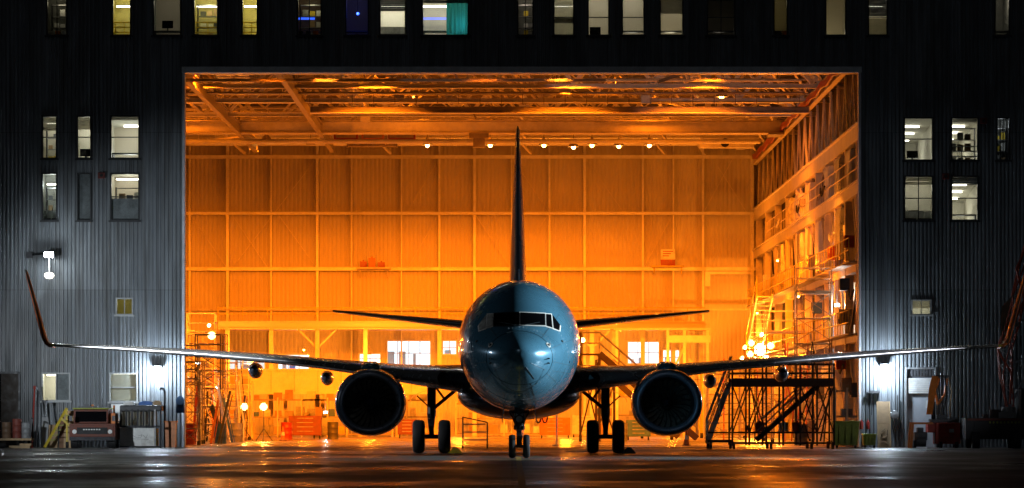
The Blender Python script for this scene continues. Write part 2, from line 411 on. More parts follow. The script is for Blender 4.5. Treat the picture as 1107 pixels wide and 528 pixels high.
wp = [hit(.30+.05*i, 3.96+.004*i, .03) for i in range(8)]
for s in (-1, 1):
    mb = MB(); mb.path([hit(s*(.12+.06*i), 3.955+.012*i, .035) for i in range(9)], .011, 5); mb.build('wiper', M_SEAM, fus)
MB().bar((0,7.5,5.44),(0,7.9,5.75),.03,.25).build('blade_antenna', M_FIN, fus)
MB().lathe([(.0,.0),(.09,.02),(.10,.08),(.0,.14)], (0,11,5.45), n=12).build('beacon_light', M_RED, fus, smooth=True)
# cabin windows down each side
for s in (-1, 1):
    mb = MB()
    for i in range(44):
        y = 7.2+i*.52; z0, z1 = 3.98, 4.30
        def xs(z): return s*(1.88*math.sqrt(max(0, 1-((z-3.45)/2.01)**2))+.006)
        mb.add([(xs(z0), y, z0), (xs(z0), y+.24, z0), (xs(z1), y+.24, z1), (xs(z1), y, z1)], [(0,1,2,3)])
    o = mb.build('cabin_window_row', M_PANE, fus)
# belly fairing
def bel(y, hw, bo, tp):
    return [(hw*math.cos(2*PI*i/40), y, (tp+bo)/2+(tp-bo)/2*math.sin(2*PI*i/40)) for i in range(40)]
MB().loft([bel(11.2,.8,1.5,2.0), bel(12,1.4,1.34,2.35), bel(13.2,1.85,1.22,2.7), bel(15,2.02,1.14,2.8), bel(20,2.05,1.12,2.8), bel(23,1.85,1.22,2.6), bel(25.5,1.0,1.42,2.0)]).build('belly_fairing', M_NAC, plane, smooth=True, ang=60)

def airfoil(y, c, t, n=14, camber=.015):
    up = []; lo = []
    for i in range(n+1):
        u = (1-math.cos(PI*i/n))/2
        th = t*(1.4845*math.sqrt(u)-.63*u-1.758*u*u+1.4215*u**3-.5075*u**4)
        cz = camber*c*4*u*(1-u)
        up.append((y+u*c, cz+th)); lo.append((y+u*c, cz-th))
    return list(reversed(up))+lo[1:-1]      # trailing edge -> over the top -> leading edge -> below
def foil_ring(x, y, z, c, t, plane_='x', camber=.015):
    if plane_ == 'x': return [(x, p, z+q) for p, q in airfoil(y, c, t, camber=camber)]
    return [(q, p, z) for p, q in airfoil(y, c, t, camber=0)]
def interp(tab, x):
    for a, b in zip(tab[:-1], tab[1:]):
        if a[0] <= x <= b[0]:
            k = (x-a[0])/(b[0]-a[0]); return [a[i]+(b[i]-a[i])*k for i in range(len(a))]
    return list(tab[-1] if x > tab[-1][0] else tab[0])
# x, y of leading edge, chord, thickness, z
WT = {1: [(1.0,12.6,8.9,1.08,2.32),(1.9,13.5,7.95,.92,2.40),(2.8,14.3,7.1,.76,2.47),(3.9,15.1,6.2,.60,2.57),(5.2,15.9,5.3,.46,2.71),(6.5,16.6,4.6,.36,2.86),(10.7,18.9,3.3,.26,3.24),(14,20.7,2.3,.18,3.50),(16.65,22.1,1.55,.11,3.68)],
      -1: [(1.0,12.6,8.9,1.08,2.32),(1.9,13.5,7.95,.92,2.40),(2.8,14.3,7.1,.76,2.49),(3.9,15.1,6.2,.60,2.61),(5.2,15.9,5.3,.46,2.80),(6.5,16.6,4.6,.36,2.96),(8.1,17.5,4.0,.31,3.13),(10.7,18.9,3.3,.26,3.35),(13.7,20.7,2.3,.17,3.57),(16.1,22.1,1.55,.10,3.70)]}
for s in (-1, 1):
    T = WT[s]; xs = []
    x = T[0][0]
    while x < T[-1][0]-.2: xs.append(x); x += .4
    xs.append(T[-1][0])
    st = [interp(T, x) for x in xs]
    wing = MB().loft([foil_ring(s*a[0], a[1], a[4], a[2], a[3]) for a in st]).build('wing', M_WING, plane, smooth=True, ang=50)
    # polished leading edge shell
    rings = []
    for a in st:
        if a[0] < 2.2: continue
        r = foil_ring(s*a[0], a[1], a[4], a[2], a[3]); k = 14
        seg = r[k-4:k+5]; cx = sum(p[1] for p in seg)/9; cz = a[4]
        rings.append([(p[0], p[1]-.006, p[2]+(.007 if p[2] > cz+.0 else -.007)) for p in seg])
    MB().loft(rings, cap=False, closed=False).build('leading_edge', M_CHROME, wing, smooth=True, ang=80)
    # winglet: a smooth bend out of the tip, then a nearly straight fin
    a = T[-1]; rr = []
    bend = [(0,0,0,1.55,.11,0),(.12,.02,.10,1.48,.12,20),(.24,.10,.24,1.40,.12,42),(.34,.26,.40,1.30,.12,60),(.42,.50,.58,1.20,.12,70),(.60,1.05,.88,1.02,.11,72),(.82,1.75,1.28,.80,.09,72),(1.05,2.45,1.70,.58,.07,72),(1.12,2.66,1.88,.44,.04,72)]
    for dx, dz, dy, c, t, ang in bend:
        A = math.radians(ang); ring = []
        for p, q in airfoil(a[1]+dy, c, t*1.5, camber=0):
            ring.append((s*(a[0]+dx-q*math.sin(A)), p, a[4]+dz+q*math.cos(A)))
        rr.append(ring)
    wl = MB().loft(rr).build('winglet', M_WLET, wing, smooth=True, ang=60)
    MB().path([(s*(a[0]+d[0]), a[1]+d[2]-.012, a[4]+d[1]) for d in bend[2:]], .022, 6).build('winglet_edge', M_SEAM, wing)
    MB().sphere((s*(a[0]-.05), a[1]+.02, a[4]), .07, 8, (1.6,1,.7)).build('tip_light', M_YEL, wing, smooth=True)
    # root landing light
    a = interp(T, 2.35)
    MB().lathe([(.0,-.03),(.17,-.02),(.2,.03)], (s*2.45, a[1]-.12, a[4]+.06), 'y', 20, cap=False).build('landing_light', M_PANE, wing, smooth=True)
    # flap track fairings
    for fx, r in ((6.5, .22), (9.0, .24)):
        a = interp(T, fx); y0 = a[1]+a[2]*.45; zc = a[4]-a[3]*.3-.27
        prof = [(0,-.1),(.09,0),(.16,.4),(r,1.0),(r*.95,1.8),(.1,2.7),(.0,3.1)]
        MB().lathe([(q, p) for q, p in prof], (s*fx, y0, zc), 'y', 20, sz=1.3).build('flap_track_fairing', M_NAC, wing, smooth=True, ang=70)
    for k in range(3):
        pass
    # engine
    ex = s*4.82; ey = 12.55; ez = 1.665
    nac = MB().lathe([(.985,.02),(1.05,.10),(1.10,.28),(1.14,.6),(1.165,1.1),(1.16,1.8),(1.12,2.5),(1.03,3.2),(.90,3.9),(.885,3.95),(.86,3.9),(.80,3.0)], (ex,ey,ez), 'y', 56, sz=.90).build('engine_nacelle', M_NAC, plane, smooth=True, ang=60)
    MB().lathe([(1.102,.28),(1.056,.095),(1.02,.03),(.975,.0),(.93,.012),(.89,.06),(.855,.16)], (ex,ey,ez), 'y', 56, sz=.90).build('inlet_lip', M_LIP, nac, smooth=True, ang=80)
    MB().lathe([(.856,.155),(.82,.35),(.80,.7),(.80,1.3)], (ex,ey,ez), 'y', 48, sz=.96).build('inlet_duct', M_SEAM, nac, smooth=True)
    MB().tube((ex,ey+1.3,ez),(ex,ey+1.32,ez), .82, 32).build('stator_wall', M_SEAM, nac)
    MB().lathe([(0,.62),(.06,.66),(.15,.82),(.22,1.02),(.24,1.2)], (ex,ey,ez), 'y', 24).build('spinner', M_NAC, nac, smooth=True)
    fan = MB(); nb = 24
    for i in range(nb):
        t = 2*PI*i/nb; vs = []
        for k in range(7):
            u = k/6; r = .22+.57*u; tw = math.radians(22+40*u); ch = .055+.03*u
            tt = t+.10*math.sin(u*3)
            cx, cz = r*math.cos(tt), r*math.sin(tt); tx, tz = -math.sin(tt), math.cos(tt)
            a1, b1 = math.sin(tw)*ch, math.cos(tw)*ch
            vs += [(ex+cx+tx*a1, ey+1.05-b1, ez+cz+tz*a1), (ex+cx-tx*a1, ey+1.05+b1, ez+cz-tz*a1)]
        fan.add(vs, [(2*k, 2*k+1, 2*k+3, 2*k+2) for k in range(6)])
    fan.build('fan_blades', M_BLADE, nac, smooth=True)
    MB().lathe([(.62,3.5),(.60,4.3),(.48,4.9),(.42,5.0),(.40,4.6)], (ex,ey,ez), 'y', 32).build('core_exhaust', M_STEEL, nac, smooth=True)
    MB().lathe([(.38,4.6),(.26,5.2),(.05,5.7)], (ex,ey,ez), 'y', 24).build('exhaust_cone', M_DSTEEL, nac, smooth=True)
    MB().bar((ex-s*.98, ey+.9, ez+.62), (ex-s*.98, ey+1.9, ez+.62), .03, .0301).build('latch_strip', M_SEAM, nac)
    st_ = MB(); st_.add([(ex-s*.88,ey+.9,ez+.78),(ex-s*.88,ey+2.0,ez+.78),(ex-s*1.12,ey+1.9,ez+1.02),(ex-s*1.0,ey+1.3,ez+.93)], [(0,1,2,3)]); st_.build('nacelle_strake', M_NAC, nac)
    # pylon
    py = MB()
    rg = []
    for y, z0, z1, w_ in ((ey+.75,2.6,2.86,.30),(ey+1.0,2.55,2.95,.58),(ey+1.6,2.5,3.04,.64),(ey+2.6,2.45,3.06,.46),(ey+3.6,2.40,3.02,.44),(ey+6,2.35,2.75,.30),(ey+8.0,2.4,2.5,.12)):
        rg.append([(ex-w_/2,y,z0),(ex+w_/2,y,z0),(ex+w_/2,y,z1-.08),(ex+w_/4,y,z1),(ex-w_/4,y,z1),(ex-w_/2,y,z1-.08)])
    py.loft(rg).build('pylon', M_PAINT, plane, smooth=True, ang=50)
    # tailplane
    tp = [(.4,33.4,4.6,.42,4.48),(1.5,34.1,4.0,.36,4.62),(7.05 if s < 0 else 7.3,37.5,1.5,.10,5.25)]
    tl = MB().loft([foil_ring(s*a[0], a[1], a[4], a[2], a[3], camber=0) for a in tp]).build('tailplane', M_FIN, plane, smooth=True, ang=60)
    MB().loft([[ (p[0], p[1]-.006, p[2]) for p in foil_ring(s*a[0], a[1], a[4], a[2]*.06, a[3]*.42, camber=0)] for a in tp[1:]]).build('leading_edge', M_DSTEEL, tl, smooth=True)
    # main gear
    gx = s*2.95; gy = 19.6
    g = MB().tube((gx,gy,.56),(gx,gy,1.30),.085,12).tube((gx,gy,1.25),(gx,gy,2.6),.15,14).box(gx-.12,gx+.12,gy-.14,gy+.14,1.18,1.34).build('main_landing_gear', M_DSTEEL, plane, smooth=True, ang=40)
    MB().tube((gx-.43,gy,.56),(gx+.43,gy,.56),.075,12).build('axle', M_DSTEEL, g, smooth=True)
    MB().bar((gx,gy-.1,1.15),(gx,gy-.36,.92),.18,.05).bar((gx,gy-.36,.92),(gx,gy-.08,.66),.14,.05).build('torque_link', M_DSTEEL, g)
    MB().tube((gx-s*.05,gy,1.5),(gx-s*.95,gy,2.25),.065,10).tube((gx-s*.45,gy,1.82),(gx-s*.1,gy,2.3),.04,8).build('side_brace', M_DSTEEL, g, smooth=True)
    MB().path([(gx+s*.1,gy-.16,2.2),(gx+s*.13,gy-.2,1.3),(gx+s*.06,gy-.16,.75)], .022, 6).path([(gx-s*.1,gy-.16,2.2),(gx-s*.14,gy-.2,1.4),(gx-s*.05,gy-.12,.7)], .018, 6).build('brake_line', M_BLACK, g)
    dr = []
    for u in range(9):
        A = math.radians(-10+u*14); dr.append([(gx+s*(.16+.62*math.sin(A)*.9), gy-.6+k*.3, 1.86+.26*math.cos(A)-.1*math.sin(A)) for k in range(5)])
    MB().loft(dr, cap=False, closed=False).build('gear_door', M_NAC, g, smooth=True)
    MB().bar((gx+s*.12,gy,1.6),(gx+s*.5,gy,1.95),.05).build('door_link', M_DSTEEL, g)
    for q in (-1, 1):
        wx = gx+q*.435
        MB().lathe([(.30,-.19),(.46,-.205),(.53,-.17),(.56,-.10),(.565,0),(.56,.10),(.53,.17),(.46,.205),(.30,.19)], (wx,gy,.565), 'x', 36).build('tyre', M_BLACK, g, smooth=True)
        MB().lathe([(.0,-.10),(.12,-.15),(.22,-.08),(.30,-.17),(.30,.17),(.22,.08),(.12,.15),(0,.10)], (wx,gy,.565), 'x', 24).build('rim', M_STEEL, g, smooth=True)
# fin
ft_ = [(5.0,30.2,8.2,.74),(5.5,31.0,7.4,.70),(6.4,31.9,6.5,.62),(9,34.3,4.7,.42),(12.15,37.2,2.3,.16),(12.3,37.6,1.8,.05)]
fin = MB().loft([foil_ring(0,a[1],a[0],a[2],a[3],'z') for a in ft_]).build('tail_fin', M_FIN, plane, smooth=True, ang=60)
MB().loft([[(p[0]*1.0, p[1]-.008, p[2]) for p in foil_ring(0,a[1],a[0],a[2]*.03,a[3]*.22,'z')] for a in ft_[1:5]]).build('leading_edge', M_SEAM, fin, smooth=True)
MB().bar((0,26.2,5.40),(0,31.2,5.62),.10,.3).build('dorsal_fin', M_FIN, fin)
# nose gear
g = MB().tube((0,4.0,.36),(0,4.0,.95),.085,12).tube((0,4.0,.85),(0,3.9,1.75),.14,12).box(-.17,.17,3.86,4.12,.86,.98).build('nose_landing_gear', M_DSTEEL, plane, smooth=True, ang=40)
MB().tube((-.26,4.0,.36),(.26,4.0,.36),.05,10).build('axle', M_DSTEEL, g, smooth=True)
MB().bar((0,3.9,.88),(0,3.68,.66),.14,.04).bar((0,3.68,.66),(0,3.92,.44),.11,.04).build('torque_link', M_DSTEEL, g)
MB().tube((-.12,4.0,1.0),(-.12,5.2,1.6),.04,8).tube((.12,4.0,1.0),(.12,5.2,1.6),.04,8).build('drag_brace', M_DSTEEL, g)
MB().tube((0,3.82,1.18),(0,3.74,1.18),.10,14).tube((-.15,3.86,1.32),(.15,3.86,1.32),.045,8).build('taxi_light', M_STEEL, g, smooth=True)
MB().box(-.30,.30,3.9,4.0,1.36,1.45).bar((-.28,3.9,1.4),(-.12,3.86,1.05),.05).bar((.28,3.9,1.4),(.12,3.86,1.05),.05).build('steering_actuator', M_DSTEEL, g)
MB().path([(.09,3.84,1.5),(.16,3.8,1.1),(.1,3.8,.7),(.05,3.86,.42)], .016, 5).path([(-.09,3.84,1.5),(-.15,3.8,1.15),(-.06,3.8,.75)], .014, 5).build('hydraulic_line', M_BLACK, g)
for s in (-1, 1):
    MB().lathe([(.19,-.095),(.28,-.105),(.335,-.085),(.355,-.04),(.358,0),(.355,.04),(.335,.085),(.28,.105),(.19,.095)], (s*.215,4.0,.358), 'x', 32).build('tyre', M_BLACK, g, smooth=True)
    MB().lathe([(0,-.05),(.08,-.08),(.13,-.04),(.19,-.085),(.19,.085),(.13,.04),(.08,.08),(0,.05)], (s*.215,4.0,.358), 'x', 20).build('rim', M_STEEL, g, smooth=True)
    MB().loft([[(s*(.46+.02),3.1,1.62),(s*(.46-.01),3.1,1.62),(s*.50,3.15,1.12),(s*.53,3.15,1.12)],[(s*.48,5.0,1.50),(s*.45,5.0,1.50),(s*.47,4.9,1.08),(s*.50,4.9,1.08)]]).build('gear_door', M_PAINT, g)
# ================================================================== SETTING
D0 = 170.0                                   # facade plane
def sheet(name, x0, x1, y0, y1, z, m, nx=1, ny=1):
    mb = MB(); vs = [(x0+(x1-x0)*i/nx, y0+(y1-y0)*j/ny, z) for j in range(ny+1) for i in range(nx+1)]
    mb.add(vs, [(j*(nx+1)+i, j*(nx+1)+i+1, (j+1)*(nx+1)+i+1, (j+1)*(nx+1)+i) for j in range(ny) for i in range(nx)])
    return struct(mb.build(name, m))
sheet('ground', -1500, 1500, -300, 2500, 0, M_APRON)
sheet('hangar_floor', -25.9, 15.1, D0+.4, 253.5, .004, M_FLOOR)
mk = MB()
mk.add([(.12,60,.004),(.27,60,.004),(.27,134.5,.004),(.12,134.5,.004)], [(0,1,2,3)])
mk.add([(-.7,126,.0045),(1.1,126,.0045),(1.1,126.5,.0045),(-.7,126.5,.0045)], [(0,1,2,3)])
struct(mk.build('painted_yellow_line', mat('faded_yellow_line_paint', (.30,.20,.03), .5, 0, .4, 6, dirt=(.05,.05,.05), dirtamt=.8)))
mk = MB()
for x in (-12.86, 13.6):
    mk.add([(x-.1,D0-9,.004),(x+.1,D0-9,.004),(x+.1,D0,.004),(x-.1,D0,.004)], [(0,1,2,3)])
MB().box(-12.9, 13.65, D0+.05, D0+.17, -.02, .012).build('door_rail', M_DSTEEL)
struct(bpy.data.objects['door_rail'])

hangar = thing('hangar', 'huge dark grey corrugated metal hangar with its wide door open onto an orange lit bay', 'building', (0, D0, 0))
OX0, OX1, OZ = WX(200, D0), WX(928, D0), WZ(79, D0)
# ------------------------------------------------------------------ windows
# px x0,x1,py top,bottom, style
def R(x0, x1, y0, y1): return (WX(x0, D0), WX(x1, D0), WZ(y1, D0), WZ(y0, D0))
UP = (-32, 39)
WINS = [  # rect, wall material, lamp power, lamp colour, blind (frac from top, material), divider list, props, depth, ceiling height above sill
 (R(50,73,*UP), M_WALLG, 9, (1,.85,.55), None, ['v'], ['shelf','tubs'], 3.2, None, 'dim and cluttered with shelving'),
 (R(121,142,*UP), M_WALLY, 34, (1,.90,.45), None, [], ['rail'], 3.2, None, 'olive yellow lit with a yellow handrail inside'),
 (R(165,196,*UP), M_WALLG, 14, (1,.88,.65), None, [], ['desk','screen'], 4, None, 'dim beige with dark desks inside'),
 (R(209,236,*UP), M_WALLY, 42, (1,.90,.45), None, [], ['rail','shelf'], 3.2, None, 'yellow lit with handrail and shelving inside'),
 (R(261,279,*UP), M_WALLY, 60, (1,.88,.40), None, [], ['rail'], 3.2, None, 'narrow and bright yellow'),
 (R(321,348,*UP), M_WALLB, 12, (1,.90,.5), None, ['v'], ['shelf','tubs','bluestrip'], 3.2, None, 'dark with a blue strip over clutter'),
 (R(373,399,*UP), M_WALLB, 5, (.3,.3,1), None, [], ['bluelamp','desk'], 4, None, 'dark with a glowing blue lamp'),
 (R(410,439,*UP), M_WALLC, 95, (1,.93,.78), (.62, M_DGREY), [], ['chairs'], 3, None, 'bright cream under a dark half blind'),
 (R(456,507,*UP), M_WALLC, 40, (1,.86,.5), (.5, M_DGREY), [], ['teal','desk','bluestrip'], 3, None, 'half covered by a teal curtain'),
 (R(559,577,*UP), M_WALLG, 13, (1,.80,.6), None, ['v'], ['shelf'], 3, None, 'dim with a lit shelf'),
 (R(598,621,*UP), M_WALLC, 60, (1,.95,.80), (.80, M_BLIND), ['h'], ['blindlow'], 3, None, 'covered by a cream blind'),
 (R(635,659,*UP), M_WALLC, 26, (1,.90,.68), None, ['h'], ['screen'], 9, .75, 'showing a ceiling with warm lights'),
 (R(672,697,*UP), M_WALLC, 24, (1,.90,.68), None, ['h'], ['desk'], 9, .80, 'showing a tan ceiling with one light'),
 (R(713,739,*UP), M_WALLC, 36, (1,.85,.55), (.66, M_BLIND), [], ['desk'], 8, .85, 'tan with a pale blind above'),
 (R(764,795,*UP), M_WALLG, 4, (1,.85,.65), None, ['v','h'], ['desk'], 7, .95, 'almost dark with a line of light'),
 (R(836,852,*UP), M_WALLY, 5, (1,.85,.5), None, [], ['tubs'], 4, None, 'narrow and dark olive'),
 (R(892,915,*UP), M_WALLC, 12, (1,.85,.6), None, [], ['lowlight'], 8, .95, 'dim with a bright strip low down'),
 (R(938,960,*UP), M_WALLC, 30, (1,.88,.62), (.70, M_GREY), ['h'], ['blindlow'], 4, None, 'grey above and cream below'),
 (R(1075,1092,*UP), M_WALLG, 10, (1,.85,.65), None, [], ['desk'], 4, None, 'dim tan near the right end'),
 (R(45,62,125,172), M_WALLC, 26, (1,.98,.85), (.35, M_BLIND), ['h'], ['shelf'], 3, None, 'narrow with a pale blind'),
 (R(83,99,125,172), M_WALLC, 45, (1,.98,.88), (.32, M_BLIND), ['h'], ['screen'], 3, None, 'narrow and bright'),
 (R(119,151,125,172), M_WALLC, 95, (.96,1,.95), (.10, M_BLIND), ['h'], ['desk'], 9, 1.1, 'wide and bright with ceiling lights'),
 (R(45,62,187,239), M_WALLG, 40, (.9,1,.95), None, [], ['shelf','chairs'], 3, None, 'narrow with shelves and a bright lamp'),
 (R(83,99,187,239), M_WALLG, 3, (.9,1,.95), (.97, M_GREY), [], [], 3, None, 'dark with its blind down'),
 (R(119,151,187,239), M_WALLC, 30, (1,.98,.85), None, ['h'], ['frost','shelf'], 4, None, 'bright above and frosted below'),
 (R(977,1009,127,174), M_WALLC, 26, (1,.98,.82), None, ['h'], ['screen'], 9, 1.25, 'showing a sloping pale ceiling'),
 (R(1028,1058,127,174), M_WALLC, 26, (1,.98,.82), None, [], ['rail','shelf'], 9, 1.3, 'pale with beams inside'),
 (R(1077,1092,127,174), M_WALLG, 9, (.9,.95,1), None, ['v','v2','v3'], ['shelf'], 2.5, None, 'dark with glinting pipes'),
 (R(977,1009,190,239), M_WALLC, 22, (1,.98,.86), (.2, M_BLIND), ['v','h'], ['chairs','screen'], 3, None, 'crossed by dark bars over bright shelves'),
 (R(1028,1058,190,239), M_WALLC, 22, (1,.97,.82), (.2, M_GREY), ['h'], ['desk'], 7, 1.1, 'dim cream with one light'),
 (R(125,144,322,341), M_WALLY, 5, (1,.95,.75), None, ['v'], [], 1.5, None, 'small and dull'),
 (R(985,1007,324,341), M_WALLC, 12, (1,.97,.80), (.55, M_BLIND), ['v'], [], 1.5, None, 'small and cream'),
 (R(45,76,403,434), M_WALLC, 60, (1,.98,.85), None, ['v'], ['halfdark'], 3, None, 'bright on its left half beside the tug'),
 (R(118,149,403,435), M_WALLC, 34, (1,.96,.80), (.55, M_BLIND), ['h'], ['blindlow'], 3, None, 'cream blind above the red tug'),
]
holes = [w[0] for w in WINS]
holes += [(OX0, OX1, -1, OZ)]
DOORL = (WX(-14,D0), WX(22,D0), -1, WZ(402,D0)); holes.append(DOORL)
DOORR = (WX(980,D0), WX(1010,D0), -1, WZ(399,D0)); holes.append(DOORR)
LOWW = (WX(121,D0), WX(135,D0), WZ(455,D0), WZ(437,D0))

def corrugated(x0, x1, z0, z1, y, pitch, dep, holes=(), face=-1):
    mb = MB(); prof = [(0,0),(.40,0),(.55,1),(.85,1),(1.0,0)]
    pts = []
    n = int((x1-x0)/pitch)+1
    for i in range(n):
        for u, o in prof[:-1]: pts.append((x0+(i+u)*pitch, o*dep))
    def off(x):
        u = ((x-x0)/pitch) % 1
        for a, b in zip(prof[:-1], prof[1:]):
            if a[0] <= u <= b[0]: return dep*(a[1]+(b[1]-a[1])*(u-a[0])/(b[0]-a[0]))
        return 0
    xs = sorted(set([p[0] for p in pts if p[0] <= x1]+[x1]+[h[i] for h in holes for i in (0,1) if x0 < h[i] < x1]))
    for xa, xb in zip(xs[:-1], xs[1:]):
        if xb-xa < 1e-5: continue
        m = (xa+xb)/2
        cuts = sorted((h[2], h[3]) for h in holes if h[0] < m < h[1])
        z = z0; segs = []
        for a, b in cuts:
            if a > z: segs.append((z, a))
            z = max(z, b)
        if z < z1: segs.append((z, z1))
        ya, yb = y-face*off(xa+1e-6), y-face*off(xb-1e-6)
        for a, b in segs:
            mb.add([(xa,ya,a),(xb,yb,a),(xb,yb,b),(xa,ya,b)], [(0,1,2,3)])
    return mb
corrugated(-24, 24, 0, 21, D0, .153, .04, holes).build('front_wall', M_SIDE, hangar, w=True)
# side and roof of the outside shell
MB().box(-24,-23.9,D0+.05,258,0,21).build('side_wall', M_SIDE, hangar, w=True)
MB().box(23.9,24,D0+.05,258,0,21).build('side_wall', M_SIDE, hangar, w=True)
MB().box(-24.1,24.1,D0-.05,258,21,21.2).build('roof', M_ROOF, hangar, w=True)

cool_em = emis('warm_ceiling_tube', (1,.93,.78), 9.0)
dim_em = emis('dim_ceiling_tube', (1,.85,.6), 2.5)
blue_em = emis('blue_lamp_glow', (.03,.08,1), 9)
rc = 0
for (rect, wm, pw, lc, blind, divs, props, depth, ceil, desc) in WINS:
    x0, x1, z0, z1 = rect
    upper = z0 > 14
    fm = M_FRAME if (not upper and z0 > 1 and rc in (30,31)) or z0 < 6 else M_DARKTRIM
    t = .055
    fr = MB().box(x0,x1,D0-.03,D0+.14,z0,z0+t).box(x0,x1,D0-.03,D0+.14,z1-t,z1).box(x0,x0+t,D0-.03,D0+.14,z0+t,z1-t).box(x1-t,x1,D0-.03,D0+.14,z0+t,z1-t)
    win = fr.build('window', fm, hangar, w=True); win['label'] = 'window '+desc
    MB().box(x0-.06,x1+.06,D0-.06,D0-.031,z0-.05,z0+.02).build('sill', fm, win, w=True)
    MB().box(x0+t,x1-t,D0+.05,D0+.056,z0+t,z1-t).build('pane', M_GLASS, win, w=True)
    for d in divs:
        zz = z0+(min(z1,17.6)-z0)*.52 if upper else z0+(z1-z0)*.5
        if d == 'h': MB().box(x0+t,x1-t,D0+.03,D0+.075,zz-.02,zz+.02).build('glazing_bar', fm, win, w=True)
        if d[0] == 'v':
            k = {'v':.5,'v2':.28,'v3':.72}[d]; xx = x0+(x1-x0)*k
            MB().box(xx-.018,xx+.018,D0+.03,D0+.08,z0+t,z1-t).build('glazing_bar', fm, win, w=True)
    if blind:
        f, bmat = blind; zb = z1-(z1-z0)*f
        mb = MB(); z = z1-t; k = 0
        while z > zb:
            mb.box(x0+t, x1-t, D0+.11+.008*(k%2), D0+.12+.008*(k%2), max(z-.085, zb), z-.004); z -= .085; k += 1
        mb.build('blind', bmat, win, w=True)
    if 'blindlow' in props:
        zz = z0+(min(z1,17.6)-z0)*.5
        MB().box(x0+t, x1-t, D0+.112, D0+.118, z0+t, zz).build('blind', M_BLIND, win, w=True)
    if 'frost' in props:
        MB().box(x0+t, x1-t, D0+.112, D0+.118, z0+t, z0+(z1-z0)*.47).build('blind', M_GREY, win, w=True)
    if 'halfdark' in props:
        MB().box((x0+x1)/2, x1-t, D0+.112, D0+.118, z0+t, z1-t).build('blind', M_GREY, win, w=True)
    if 'teal' in props:
        mb = MB(); n = 16; xa = x0+(x1-x0)*.52
        for i in range(n):
            a = xa+(x1-t-xa)*i/n; b = xa+(x1-t-xa)*(i+1)/n
            mb.add([(a,D0+.16+.05*math.sin(i*1.9),z0+.06),(b,D0+.16+.05*math.sin((i+1)*1.9),z0+.06),(b,D0+.16+.05*math.sin((i+1)*1.9),z1),(a,D0+.16+.05*math.sin(i*1.9),z1)], [(0,1,2,3)])
        mb.build('curtain', M_TEAL, win, w=True)
        light('POINT', (xa+.6, D0+.5, z0+.5), 6, (.3,.95,1), .1, name='room_light')
    # room behind
    mg = .17; y0, y1 = D0+.145, D0+depth
    zt = z0+ceil if ceil else z1+.05
    zf = z0-.28 if z0 > 1.2 else z0-.2
    a, b = x0-mg, x1+mg
    vs = [(a,y0,zf),(b,y0,zf),(b,y1,zf),(a,y1,zf),(a,y0,max(zt,z1+.05)),(b,y0,max(zt,z1+.05)),(b,y1,zt),(a,y1,zt)]
    MB().add(vs, [(0,1,2,3),(4,7,6,5),(3,2,6,7),(0,3,7,4),(1,5,6,2)]).build('room', wm, hangar, w=True)
    # dark return so no light slips round the frame
    MB().box(a,x0,y0-.06,y0,zf,z1+.05).box(x1,b,y0-.06,y0,zf,z1+.05).box(x0,x1,y0-.06,y0,zf,z0).box(x0,x1,y0-.06,y0,z1,z1+.05).build('wall_lining', M_DGREY, hangar, w=True)
    cxr = (a+b)/2
    if pw > 0 and not (ceil and depth > 6):
        light('POINT', (cxr, D0+depth*.5, min(zt-.25, z0+1.5)), pw*.75, lc, .18, name='room_light')
    if ceil and depth > 6:
        # ceiling at a raking angle with strip lamps down its length
        light('POINT', (cxr, D0+depth*.72, z0+.45), pw*.75, lc, .3, name='room_light')
        light('POINT', (cxr, D0+depth*.25, z0+.25), pw*.35, lc, .25, name='room_light')
        for k in ((.35,.6,.85) if pw > 20 else (.6,)):
            yy_ = D0+depth*k; zc = max(zt,z1+.05)+(zt-max(zt,z1+.05))*((yy_-y0)/(y1-y0))-.03
            o = MB().box(cxr-.32, cxr+.32, yy_-.1, yy_+.1, zc-.04, zc-.01).build('ceiling_light', cool_em if pw > 10 else dim_em)
            tag(o, 'flat ceiling light in the room of the window %s' % desc, 'ceiling light', 'ceiling lights in the office rooms')
    hs = min(z1, 17.7)-z0
    if 'rail' in props:
        r_ = thing('indoor_handrail', 'yellow handrail inside the window %s' % desc, 'handrail', (cxr, D0+1.2, zf))
        mb = MB()
        for zz in (.42,.62,.82): mb.tube((a-cxr+.05,0,zz+.1),(b-cxr-.05,0,zz+.1),.028,6)
        mb.build('rail', M_YEL if wm is not M_WALLC else M_WHITE, r_)
        mb = MB()
        for xx in (a-cxr+.2, 0, b-cxr-.2): MB().box(xx-.02,xx+.02,-.02,.02,0,.93).build('post', M_YEL if wm is not M_WALLC else M_WHITE, r_)
    if 'shelf' in props:
        r_ = thing('storage_shelf', 'grey storage shelf seen through the window %s' % desc, 'shelf', (cxr+.05, D0+2.0, zf))
        w_ = (b-a)*.38
        for xx in (-w_, w_): MB().box(xx-.02,xx+.02,-.15,.15,0,1.7).build('post', M_DSTEEL, r_)
        for zz in (.3,.75,1.2,1.65): MB().box(-w_,w_,-.15,.15,zz,zz+.03).build('shelf_board', M_STEEL, r_)
        for zz in (.331,.781,1.231):
            n = 2+int(w_*3)
            for i in range(n):
                if rnd.random() < .2: continue
                hh = rnd.uniform(.12,.34); ww = w_*1.6/n
                o = MB().cb(cxr+.05-w_*.85+ww*(i+.5), D0+2.0, zf+zz, ww*.8, .2, hh).build('storage_box', rnd.choice([M_WHITE,M_CARD,M_GREY,M_YEL,M_DGREY]))
                tag(o, 'small box on the shelf behind the window %s' % desc, 'box', 'boxes on the office shelves')
